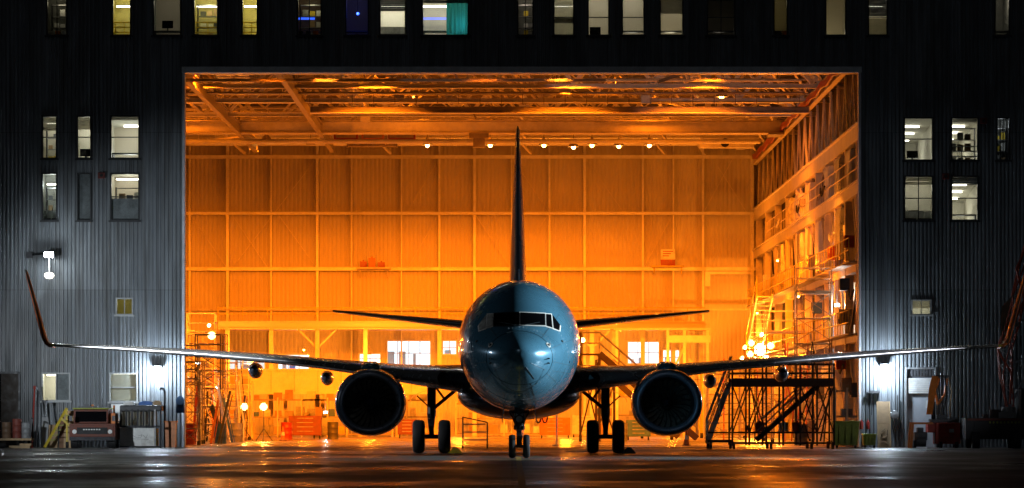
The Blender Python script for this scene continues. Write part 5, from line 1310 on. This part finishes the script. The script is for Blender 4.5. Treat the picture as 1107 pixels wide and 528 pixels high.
# wheel chocks
for px, lab in ((484,'yellow chock by the left main wheels'),(672,'dark chock cart by the right main wheels')):
    o = MB().prism_y([(0,0),(.5,0),(.32,.2),(.18,.2)], 146.2, 146.9)
    o.v = [v+Vector((WX(px,146)+.0,0,0)) for v in o.v]; o = o.build('wheel_chock', M_YEL if px < 500 else M_DGREY); tag(o, lab, 'chock')
# traffic cones
def cone(x, y, lab):
    r_ = thing('traffic_cone', lab, 'cone', (x,y,0), 0, 'traffic cones')
    MB().lathe([(.13,.03),(.03,.70),(.0,.70)], n=14).build('cone_body', M_ORANGE, r_, smooth=True); MB().box(-.18,.18,-.18,.18,0,.035).build('base', M_BLACK, r_)
    MB().lathe([(.098,.25),(.072,.42)], n=14).build('reflective_band', M_WHITE, r_)
cone(WX(306,210),210,'orange traffic cone right of the tripod lamps'); cone(WX(742,180),180,'orange traffic cone right of the right engine')

# ================================================================== OUTSIDE, LEFT
YO = 168.6
def X(px): return WX(px, YO)
def Z(py): return WZ(py, YO)
# tug seen from the front
tg = thing('aircraft_tug', 'dark rust red aircraft tug parked facing out beside the left wall', 'tug', ((X(82)+X(131))/2, YO-1.6, 0))
hw = (X(131)-X(82))/2
MB().box(-hw,hw,-.9,1.4,.32,.95).box(-hw+.06,hw-.06,-.92,-.901,.45,.88).build('chassis', mat('rust_red_paint',(.13,.035,.02),.6,.1,.4,4), tg, bevel=.03)
MB().box(-hw+.12,hw-.3,-.5,1.2,.951,1.5).build('cab', mat('rust_red_paint',(.13,.035,.02)), tg, bevel=.04)
MB().box(-hw+.2,hw-.38,-.515,-.501,1.02,1.42).build('windscreen', M_PANE, tg)
MB().box(-hw+.10,hw-.28,-.6,1.25,1.501,1.56).build('roof', M_OLIVE, tg, bevel=.02)
MB().box(-hw+.3,hw-.3,-.94,-.921,.55,.8).build('grille', M_BLACK, tg)
mb = MB()
for k in range(7): mb.box(-.35+k*.1,-.29+k*.1,-.946,-.941,.70,.745)
mb.build('front_lettering', M_WHITE, tg)
for s_ in (-1,1):
    MB().tube((s_*(hw-.2),-.95,.64),(s_*(hw-.2),-.92,.64),.085,14).build('headlight', M_WHITE, tg)
    for yy_ in (-.45,1.0): 
        t_ = MB().tube((s_*(hw-.16)-.13,yy_,.30),(s_*(hw-.16)+.13,yy_,.30),.30,20).build('wheel', M_BLACK, tg)
        MB().tube((s_*(hw-.16)-.14,yy_,.30),(s_*(hw-.16)+.14,yy_,.30),.14,14).build('hub', M_STEEL, t_)
    MB().box(s_*hw-.12*(s_>0),s_*hw+.12*(s_<0),-1.0,-.901,1.05,1.25).build('mirror', M_DGREY, tg)
MB().box(-hw+.02,hw-.02,-1.02,-.901,.30,.44).build('bumper', M_DSTEEL, tg)
MB().box(hw-.28,hw-.06,-.3,1.1,.951,1.35).tube((hw-.15,.2,1.35),(hw-.15,.2,1.65),.04,8).build('engine_cover', M_ORANGE, tg)
MB().lathe([(.05,0),(.06,.03),(.05,.12),(0,.14)], (-.1,.2,1.56), n=12).build('beacon', M_ORANGE, tg)
MB().box(-.5,.1,-.1,.5,1.562,1.62).box(-.4,-.2,0,.3,1.62,1.70).build('roof_load', M_DGREY, tg)
for k,(dx,h,m,l) in enumerate([(-.55,.22,M_GREY,'grey'),(.35,.3,M_DGREY,'dark')]):
    pass
# grey caged container
cg = thing('caged_container', 'grey caged container with dark tarpaulin top and white lower box', 'container', ((X(133)+X(178))/2, YO-.9, 0))
hw = (X(178)-X(133))/2
MB().box(-hw,hw-.28,-.5,.5,.06,.78).build('lower_box', M_WHITE, cg, bevel=.02)
MB().box(-hw,hw,-.55,.55,1.42,1.66).build('top_cover', M_DGREY, cg, bevel=.05)
MB().box(-hw+.02,hw-.25,-.35,.5,.79,1.42).build('pale_load', M_BLIND, cg)
for k in range(8):
    x = -hw+.04+k*(2*hw-.08)/7; MB().box(x-.035,x+.035,-.56,-.52,.0 if k > 5 else .8,1.5).build('upright', M_DSTEEL if k!=6 else M_STEEL, cg)
MB().box(-hw,hw,-.57,-.52,.79,.87).box(-hw,hw,-.57,-.52,0.02,.08).build('cross_rail', M_DSTEEL, cg)
mb = MB()
for i, (a,b) in enumerate([((-.35,.52),(-.2,.42)),((-.2,.42),(0,.40)),((0,.40),(.05,.52)),((.05,.52),(-.1,.46)),((.1,.5),(.2,.38)),((.2,.38),(.26,.52)),((-.35,.36),(.3,.34))]): mb.bar((a[0],-.505,a[1]),(b[0],-.505,b[1]),.02,.008)
mb.each('scribbled_mark', M_BLACK, cg)
MB().box(hw-.30,hw-.20,-.52,.5,.06,.76).build('yellow_strip', M_YEL, cg)
for k,(dx,w_,h,m,l) in enumerate([(.15,.5,.12,M_BLUE,'folded blue tarpaulin on the grey caged container'),(-.5,.4,.1,M_WHITE,'white tray on the grey caged container'),(.6,.3,.14,M_CARD,'brown box on the grey caged container')]):
    x = (X(133)+X(178))/2+dx; o = MB().box(x-w_/2,x+w_/2,YO-1.1,YO-.7,1.664,1.664+h).box(x-w_/3,x+w_/3,YO-1.0,YO-.8,1.665+h,1.70+h).build('top_load', m); tag(o, l, 'load')
# orange mesh bin and hook post
r_ = thing('orange_bin', 'pale orange mesh bin at the left edge of the hangar door', 'bin', ((X(180)+X(192))/2, YO-.7, 0))
MB().loft([[(-.2,-.2,.02),(.2,-.2,.02),(.2,.2,.02),(-.2,.2,.02)],[(-.23,-.23,1.0),(.23,-.23,1.0),(.23,.23,1.0),(-.23,.23,1.0)]]).build('bin_body', mat('pale_orange_plastic',(.62,.25,.12),.5,0,.2,8), r_)
MB().box(-.26,.26,-.26,.26,1.0,1.05).build('rim', M_ORANGE, r_)
r_ = thing('hook_post', 'tall dark post with a curled top beside the orange bin', 'post', (X(179), YO-.4, 0))
MB().tube((0,0,0),(0,0,2.15),.04,8).build('post', M_DSTEEL, r_); MB().path([(0,0,2.1),(-.02,0,2.25),(-.1,0,2.33),(-.2,0,2.28)],.045,8).build('hook', M_DSTEEL, r_)
r_ = thing('hanging_coat', 'blue jacket hanging by the left door edge', 'jacket', (X(193), YO+.9, 1.35))
MB().loft([[(-.16,-.06,0),(.14,-.08,.02),(.16,.05,0),(-.14,.06,0)],[(-.15,-.1,.3),(.13,-.09,.3),(.14,.06,.3),(-.13,.06,.3)],[(-.17,-.08,.55),(.16,-.08,.55),(.15,.05,.55),(-.15,.05,.55)],[(-.05,-.04,.68),(.05,-.04,.68),(.05,.03,.68),(-.05,.03,.68)]]).build('jacket_body', mat('navy_cloth',(.03,.07,.14),.9), r_, smooth=True)
# yellow jack / tow frame
r_ = thing('tow_frame', 'yellow lattice tow frame leaning beside the tug', 'tow bar', (X(66), YO-.9, 0))
MB().bar((-.55,0,.02),(.30,.2,1.55),.13,.10).build('beam', M_YEL, r_); MB().bar((.1,0,1.15),(.45,0,.85),.08).bar((.30,.1,1.5),(.32,.1,.1),.07).build('strut', M_YEL, r_)
mb = MB()
for k in range(6): mb.bar((-.35+.11*k,.0,.3+.19*k),(-.12+.11*k,.0,.32+.19*k),.03)
mb.build('rung', M_OLIVE, r_); MB().tube((.28,0,.12),(.38,0,.12),.12,12).build('wheel', M_BLACK, r_)
for k,(px,w_,h,m,l) in enumerate([(49,.25,1.2,M_GREY,'narrow grey board behind the yellow tow frame'),(58,.35,.9,M_CARD,'brown board behind the yellow tow frame'),(75,.38,1.45,M_WOOD,'tall plywood sheet between tow frame and tug'),(69,.3,1.15,mat('brown_board',(.2,.1,.05),.7),'dark brown board between tow frame and tug')]):
    x = X(px); o = MB().add([(x-w_/2,YO-.35,0),(x+w_/2,YO-.35,0),(x+w_/2,YO-.31,0),(x-w_/2,YO-.31,0),(x-w_/2,YO-.10,h),(x+w_/2,YO-.10,h),(x+w_/2,YO-.06,h),(x-w_/2,YO-.06,h)],[(0,3,2,1),(4,5,6,7),(0,1,5,4),(1,2,6,5),(2,3,7,6),(3,0,4,7)]).build('leaning_board', m); tag(o, l, 'board')
# thin poles standing left
for k,(px,h,m,l) in enumerate([(35,2.3,M_RED,'red tipped thin pole on the left wall'),(39.5,2.1,M_DGREY,'dark thick pole beside the red tipped pole'),(47,1.7,M_STEEL,'steel pole left of the tow frame')]):
    o = MB().tube((X(px),YO-.2,0),(X(px)+.02,YO+.6,h),.035,8).tube((X(px)+.02,YO+.6,h),(X(px)+.02,YO+.6,h+.12),.06,8).tube((X(px),YO-.2,0),(X(px),YO-.2,.02),.14,10).build('leaning_pole', m); tag(o, l, 'pole')
# white poster between windows, low window
r_ = thing('wall_notice', 'white notice board low on the left wall behind the tug', 'notice', ((LOWW[0]+LOWW[1])/2, D0-.03, LOWW[2]))
MB().box(-.28,.28,-.02,.02,0,LOWW[3]-LOWW[2]).build('board', M_WHITE, r_); MB().box(-.3,.3,-.03,-.021,-.02,.02).build('ledge', M_GREY, r_)
# baggage cart with drums at the far left
r_ = thing('flat_trolley', 'low flat trolley loaded with reddish drums at the far left', 'trolley', (X(14), YO-1.6, 0))
MB().box(-1.2,.95,-.5,.5,.30,.38).build('deck', M_WOOD, r_)
for sx in (-1.0,.75):
    for sy in (-.4,.4): MB().tube((sx-.05,sy,.15),(sx+.05,sy,.15),.15,14).build('wheel', M_BLACK, r_)
MB().tube((.9,-.4,.38),(.9,-.4,1.15),.03,6).tube((.9,.4,.38),(.9,.4,1.15),.03,6).tube((.9,-.4,1.15),(.9,.4,1.15),.03,6).build('push_bar', M_DSTEEL, r_)
dm = mat('dull_red_drum',(.22,.05,.035),.6,0,.4,6)
for k,(dx,h,m,l) in enumerate([(-.95,.6,M_DGREY,'dark drum first on the flat trolley'),(-.5,.72,dm,'reddish drum second on the flat trolley'),(-.05,.62,mat('brown_drum',(.2,.12,.07),.6),'brown drum in the middle of the flat trolley'),(.35,.75,dm,'tall reddish drum fourth on the flat trolley'),(.70,.6,M_GREY,'small grey drum last on the flat trolley')]):
    barrel(X(14)+dx, YO-1.6, l, m, .19, h, 'small_drum', .382)
o = MB().box(X(31)-.5,X(31)+.3,YO-2.3,YO-1.8,0,.10).box(X(31)-.1,X(31)+.35,YO-2.25,YO-1.85,.101,.18).build('pallet_scrap', M_WOOD); tag(o, 'flat scrap timber lying in front of the trolley', 'timber')
o = MB().sphere((X(3),YO-3.2,.12),.3,12,(1.3,.8,.5)).sphere((X(3)+.3,YO-3.2,.10),.2,10,(1.3,.8,.5)).build('sand_bag', M_BLACK, smooth=True); tag(o, 'black sandbag lying at the far left corner', 'sandbag')

# ================================================================== OUTSIDE, RIGHT
def skip(lab, px0, px1, h, d, m, lid=None):
    x = (X(px0)+X(px1))/2; w_ = (X(px1)-X(px0))/2
    r_ = thing('waste_bin', lab, 'bin', (x, d, 0))
    MB().loft([[(-w_*.88,-.35,.1),(w_*.88,-.35,.1),(w_*.88,.35,.1),(-w_*.88,.35,.1)],[(-w_,-.42,h*.93),(w_,-.42,h*.93),(w_,.42,h*.93),(-w_,.42,h*.93)]]).build('bin_body', m, r_, bevel=.02)
    MB().box(-w_-.03,w_+.03,-.45,.45,h*.93,h).build('lid', lid or m, r_, bevel=.02)
    mb = MB()
    for k in (-.5,0,.5): mb.box(w_*k-.03,w_*k+.03,-.44,-.40,.2,h*.85)
    mb.build('rib', m, r_)
    for sx in (-1,1): MB().tube((sx*w_*.7-.04,-.25,.08),(sx*w_*.7+.04,-.25,.08),.08,12).build('castor', M_BLACK, r_)
skip('olive green skip at the right edge of the hangar door', 899, 927, 1.05, YO-.5, M_OLIVE)
skip('small bright lime lidded bin right of the olive skip', 932, 946, .55, YO-.2, M_OLIVE, M_LIME)
bpy.data.objects['lid.001'].data.materials[0] = M_LIME
for px, l in ((934,'left of two small red extinguishers above the lime bin'),(941,'right of two small red extinguishers above the lime bin')):
    r_ = thing('fire_extinguisher', l, 'extinguisher', (X(px), D0-.16, .72))
    MB().lathe([(0,0),(.07,0),(.075,.05),(.075,.28),(.03,.34),(.02,.38),(0,.38)], n=14).build('cylinder', mat('dark_red_paint',(.25,.02,.015),.4), r_, smooth=True)
    MB().tube((.0,0,.36),(.10,-.02,.30),.012,5).build('nozzle', M_BLACK, r_); MB().box(-.03,.03,.02,.14,.1,.16).build('bracket', M_STEEL, r_)
r_ = thing('tall_board', 'tall tan board with scribbled marks leaning on the lit wall', 'board', ((X(951)+X(963))/2, YO+.6, 0))
MB().bar((0,-.25,.0),(0,.35,1.80),.42,.06).build('panel', M_CARD, r_)
MB().bar((-.24,-.25,.0),(-.24,.35,1.80),.05,.09).bar((.24,-.25,.0),(.24,.35,1.80),.05,.09).bar((-.24,.06,.92),(.24,.06,.92),.06,.05).build('edge_batten', M_WOOD, r_)
mb = MB()
def bp(u, v): return (u, -.30+.6*(v/1.8)-.005, v)
for a,b in (((-.15,.25),(.0,.3)),((.0,.3),(.15,.2)),((-.12,.45),(.1,.5)),((.1,.5),(.14,.7)),((-.1,.62),(.05,.75)),((-.05,.4),(-.14,.55)),((.02,.15),(.12,.12))): mb.bar(bp(*a), bp(*b), .018, .01)
mb.each('scribbled_mark', M_BLACK, r_)
r_ = thing('meter_box', 'dark meter box with a rounded cover right of the tan board', 'meter', (X(970), D0-.1, 1.1))
MB().lathe([(0,-.12),(.15,-.1),(.17,0),(.17,.06)], (0,0,.2), 'y', 16).build('cover', M_GREY, r_, smooth=True); MB().tube((0.12,0,.3),(0.12,0,.95),.025,6).tube((.12,0,0),(.12,0,-1.0),.025,6).build('conduit', M_DGREY, r_)
r_ = thing('cable_box', 'small grey box under the right wall lamp', 'box', (X(948), D0-.1, Z(424)))
MB().box(-.22,.22,-.08,.08,-.04,.06).build('housing', M_DGREY, r_); MB().tube((-.1,0,-.04),(-.1,0,-.9),.015,5).build('cable', M_BLACK, r_)
# orange chute propped in front of the door
r_ = thing('orange_chute', 'curved orange chute standing upright before the side door', 'chute', (X(1006), YO-.5, 1.3))
MB().loft([[(-.22,-.05,.0),(-.02,-.09,.0),(.02,-.02,.0),(-.18,.03,.0)],[(-.16,-.05,.5),(.06,-.09,.5),(.10,-.02,.5),(-.12,.03,.5)],[(-.12,-.05,1.0),(.14,-.09,1.0),(.18,-.02,1.0),(-.08,.03,1.0)],[(.0,-.05,1.5),(.22,-.09,1.48),(.26,-.02,1.48),(.04,.03,1.5)]]).build('chute_body', mat('bright_orange_plastic',(.62,.17,.02),.45), r_, smooth=True, ang=30)
MB().box(.0,.14,-.02,.05,-.6,.5).build('support', M_DSTEEL, r_)
MB().bar((.02,.0,-.65),(.02,.0,0),.08).build('support', M_DSTEEL, r_)
# red cart
rc_ = thing('service_cart', 'bright red service cart with gear on top before the side door', 'cart', ((X(981)+X(1034))/2, YO-1.0, 0))
hw = (X(1034)-X(981))/2
MB().box(-.02,hw,-.5,.5,.16,.98).box(-.3,0,-.45,.5,.6,.95).build('body', M_RED, rc_, bevel=.03)
MB().box(.05,hw-.06,-.515,-.501,.25,.52).box(.05,hw-.06,-.515,-.501,.56,.9).build('door_panel', M_RED, rc_)
MB().box(.52,.70,-.525,-.516,.6,.74).build('plate', M_GREY, rc_)
MB().bar((-hw,-.45,0),(-hw+.08,-.45,1.0),.10,.08).bar((-hw,.4,0),(-hw+.08,.4,1.0),.10,.08).box(-hw,-.1,-.48,-.42,.92,1.0).build('frame', M_ORANGE, rc_)
MB().tube((-.75,-.2,.25),(-.35,-.2,.25),.2,14).box(-.8,-.3,-.3,.3,.3,.62).box(-.7,-.45,-.35,.2,.62,.8).build('compressor', M_DGREY, rc_, bevel=.02)
for xx in (-hw+.15,.2,hw-.15):
    for yy_ in (-.38,.38): MB().tube((xx-.06,yy_,.16),(xx+.06,yy_,.16),.16,14).build('wheel', M_BLACK, rc_)
MB().box(-.2,hw-.05,-.3,.3,.985,1.12).tube((.3,0,1.12),(.3,0,1.5),.03,6).box(.1,.5,-.1,.2,1.12,1.28).box(.6,.85,-.2,.1,1.12,1.22).build('top_gear', M_DGREY, rc_, bevel=.02)
r_ = thing('hose_tree', 'upright post hung with orange and black hoses right of the side door', 'hose stand', (X(1017), YO-.3, 0))
MB().tube((0,0,0),(0,0,2.9),.04,8).box(-.3,.3,-.05,.05,2.75,2.83).build('post', M_DSTEEL, r_)
MB().path([(-.1,-.1,2.7),(-.28,-.12,2.2),(-.15,-.12,1.7),(.12,-.1,2.1),(.2,-.1,2.7)],.05,6).build('orange_hose', M_ORANGE, r_)
MB().path([(.1,-.1,2.8),(.2,-.12,2.2),(.05,-.12,1.4),(.2,-.1,1.0)],.04,6).path([(-.2,-.1,2.8),(-.1,-.12,2.0),(.1,-.12,1.3)],.03,6).build('black_hose', M_BLACK, r_)
MB().path([(.25,-.1,2.75),(.38,-.12,2.2),(.3,-.12,1.4),(.35,-.1,1.0)],.025,6).build('brown_hose', M_CARD, r_)
# dark flatbed vehicle with an articulated red lattice boom at the far right
YT = 166.5
tr = thing('boom_lift', 'dark boom lift truck with red lattice boom rising at the far right', 'boom lift', (WX(1078,YT), YT, 0))
def tx(px): return WX(px,YT)-WX(1078,YT)
def tz(py): return WZ(py,YT)
MB().box(tx(1041),tx(1106),-1.0,1.0,.35,tz(452)).box(tx(1050),tx(1125),-1.02,-1.001,.5,1.0).build('chassis', mat('black_truck_paint',(.018,.018,.02),.5), tr, bevel=.04)
MB().box(tx(1043),tx(1104),-1.05,-1.001,tz(452)-.10,tz(452)-.02).build('side_rail', mat('faded_red_rail',(.14,.03,.015),.6), tr)
mb = MB()
for k in range(9): mb.box(tx(1066)+k*.14,tx(1066)+k*.14+.07,-1.055,-1.051,tz(452)-.21,tz(452)-.13)
mb.each('warning_stripe', M_OLIVE, tr)
MB().box(tx(1100),tx(1140),-1.0,1.0,.35,tz(420)).build('cab', mat('black_truck_paint',(.018,.018,.02),.5), tr, bevel=.06)
MB().box(tx(1104),tx(1136),-1.02,-1.001,1.5,2.15).build('cab_window', M_PANE, tr)
for px in (1052,1096,1120):
    for yy_ in (-.85,.85): 
        t_ = MB().tube((tx(px)-.15,yy_,.34),(tx(px)+.15,yy_,.34),.34,20).build('wheel', M_BLACK, tr)
MB().box(tx(1078),tx(1097),-.5,.5,tz(452),tz(446)).lathe([(.3,tz(446)),(.28,tz(440)),(.15,tz(440))],(tx(1090),0,0),n=16).build('turntable', M_GREY, tr)
MB().box(tx(1070),tx(1080),-.4,.2,tz(452),tz(443)).box(tx(1062),tx(1068),-.3,.2,tz(452),tz(448)).build('toolbox', DR, tr)
RB = mat('boom_red_paint',(.34,.05,.025),.5,0,.4,5)
# lattice boom: four chords and zigzag lacing through a bent path
pts = [(1092,440),(1087,405),(1086,378),(1094,352),(1101,322),(1106,292),(1113,262)]
P = [Vector((tx(a),0,tz(b))) for a,b in pts]
wd = [.12,.22,.26,.26,.24,.2,.14]
for sx in (-1,1):
    for sy in (-.22,.22): MB().path([p+Vector((sx*w_,sy,0)) for p, w_ in zip(P, wd)], .028, 6).build('boom_chord', RB, tr)
mb = MB(); q = 0
for a, b, wa, wb in zip(P[:-1], P[1:], wd[:-1], wd[1:]):
    for k in range(3):
        u, v = a.lerp(b, k/3), a.lerp(b, (k+1)/3); w_ = wa+(wb-wa)*k/3; s_ = 1 if q % 2 else -1
        mb.bar(u+Vector((s_*w_,-.22,0)), v+Vector((-s_*w_,-.22,0)), .03).bar(u+Vector((-w_,-.22,0)), u+Vector((w_,-.22,0)), .025); q += 1
mb.build('boom_lacing', M_STEEL, tr)
MB().path([p+Vector((.28*math.sin(i*2.1)-.05,-.30,.1*math.cos(i))) for i, p in enumerate(P)], .045, 6).path([p+Vector((-.2*math.sin(i*1.7+1)-.05,-.34,.05)) for i, p in enumerate(P)], .03, 6).build('boom_hose', RB, tr)
MB().bar((tx(1088),-.1,tz(396)),(tx(1112),-.1,tz(384)),.07).bar((tx(1088),.1,tz(384)),(tx(1116),.1,tz(404)),.06).bar((tx(1097),.1,tz(352)),(tx(1118),.1,tz(338)),.06).bar((tx(1092),0,tz(440)),(tx(1112),0,tz(400)),.09).each('boom_strut', M_STEEL, tr)
MB().add([(tx(1082),.15,tz(378)),(tx(1090),.15,tz(372)),(tx(1096),.15,tz(318)),(tx(1083),.15,tz(332))],[(0,1,2,3)]).build('canvas_screen', mat('dull_canvas',(.16,.13,.09),.9), tr)
# ================================================================== LIGHT, WORLD, CAMERA
w = bpy.data.worlds.new('World'); scene.world = w; w.use_nodes = True
nt = w.node_tree; bg = nt.nodes['Background']; sk = nt.nodes.new('ShaderNodeTexSky'); sk.sky_type = 'NISHITA'
sk.sun_disc = False; sk.sun_elevation = math.radians(-7); sk.sun_rotation = math.radians(200)
nt.links.new(sk.outputs[0], bg.inputs[0]); bg.inputs[1].default_value = .03
sun = light('SUN', (0,0,50), .035, (.95,.96,1), name='moon_light', target=(6,60,0)); sun.data.angle = math.radians(.5)

def flood_mast(lab, x, y, h, tgt, en, col, cone, blend, rad=.35):
    r_ = thing('floodlight_mast', lab, 'floodlight', (x, y, 0))
    MB().tube((0,0,0),(0,0,h-.2),.16,12,.09).build('pole', M_GREY, r_, smooth=True)
    MB().box(-.9,.9,-.06,.06,h-.3,h-.18).build('cross_arm', M_DSTEEL, r_)
    MB().box(-.4,.4,-.4,.4,0,.25).build('base', M_CONC, r_)
    d = (Vector(tgt)-Vector((x,y,h))).normalized()
    a = Vector((0,0,h)); MB().bar(a-d*.55, a-d*.20, .55, .45).build('lamp_housing', M_DGREY, r_)
    light('SPOT', tuple(Vector((x,y,h))+d*.25), en, col, rad, tgt, 'flood_light', cone=cone, blend=blend)
flood_mast('tall floodlight mast standing far to the right of the aircraft', 34, 130.5, 8.5, (0,131,3.3), 130000, (.78,.93,1), 26, .5)
flood_mast('floodlight mast standing far to the left of the aircraft', -30, 141, 8.5, (0,132,3.4), 2800, (.80,.90,1), 34, .7, 1.6)
flood_mast('low floodlight mast lighting the wall left of the door', -24, 150, 3.2, (-13.4,170,4.4), 8200, (.84,.93,1), 44, 1.0, .2)
flood_mast('low floodlight mast lighting the wall right of the door', 25, 152, 3.2, (12.8,170,3.2), 1400, (.84,.9,1), 26, .95, .2)

light('SPOT', (-30,141,8.2), 7000, (1,.90,.80), .3, (-17.3,151.5,5.2), 'flood_light', cone=16, blend=.8)  # added spot with no fixture of its own, brightens the left winglet
light('SPOT', (-30,139,8.2), 45000, (.9,.95,1), .3, (-11,147,3.2), 'flood_light', cone=20, blend=.8)  # added fixtureless spot for the left wing leading edge
light('SPOT', (30,139,8.2), 12000, (.9,.92,1), .3, (12,147,3.3), 'flood_light', cone=18, blend=.8)  # added fixtureless spot for the right wing leading edge
light('SPOT', (34,130.5,8.2), 3500, (1,.90,.80), .3, (17.6,151.5,5.2), 'flood_light', cone=16, blend=.8)  # added spot with no fixture of its own, brightens the right winglet

light('SPOT', (34,130.5,8.4), 11000, (.80,.90,1), .3, (0,160,8.2), 'flood_light', cone=11, blend=.8)  # added fixtureless spot to lift the right face of the tail fin
light('SPOT', (-30,141,8.4), 4500, (.80,.90,1), .3, (0,160,8.2), 'flood_light', cone=12, blend=.8)  # added fixtureless spot to lift the left face of the tail fin
cam = bpy.data.cameras.new('camera'); co = bpy.data.objects.new('camera', cam); COL.objects.link(co)
co.location = (0,0,CH); co.rotation_euler = (math.radians(90),0,0)
cam.sensor_width = 36; cam.lens = F/1107*36; cam.shift_y = (HY-264)/1107; cam.shift_x = 0
cam.clip_start = 1; cam.clip_end = 6000
scene.camera = co
scene.render.engine = 'CYCLES'
scene.view_settings.view_transform = 'Standard'; scene.view_settings.look = 'None'; scene.view_settings.exposure = 0
scene.cycles.max_bounces = 6; scene.cycles.diffuse_bounces = 3; scene.cycles.glossy_bounces = 3; scene.cycles.transparent_max_bounces = 8
scene.cycles.caustics_reflective = False; scene.cycles.caustics_refractive = False; scene.cycles.sample_clamp_indirect = 4
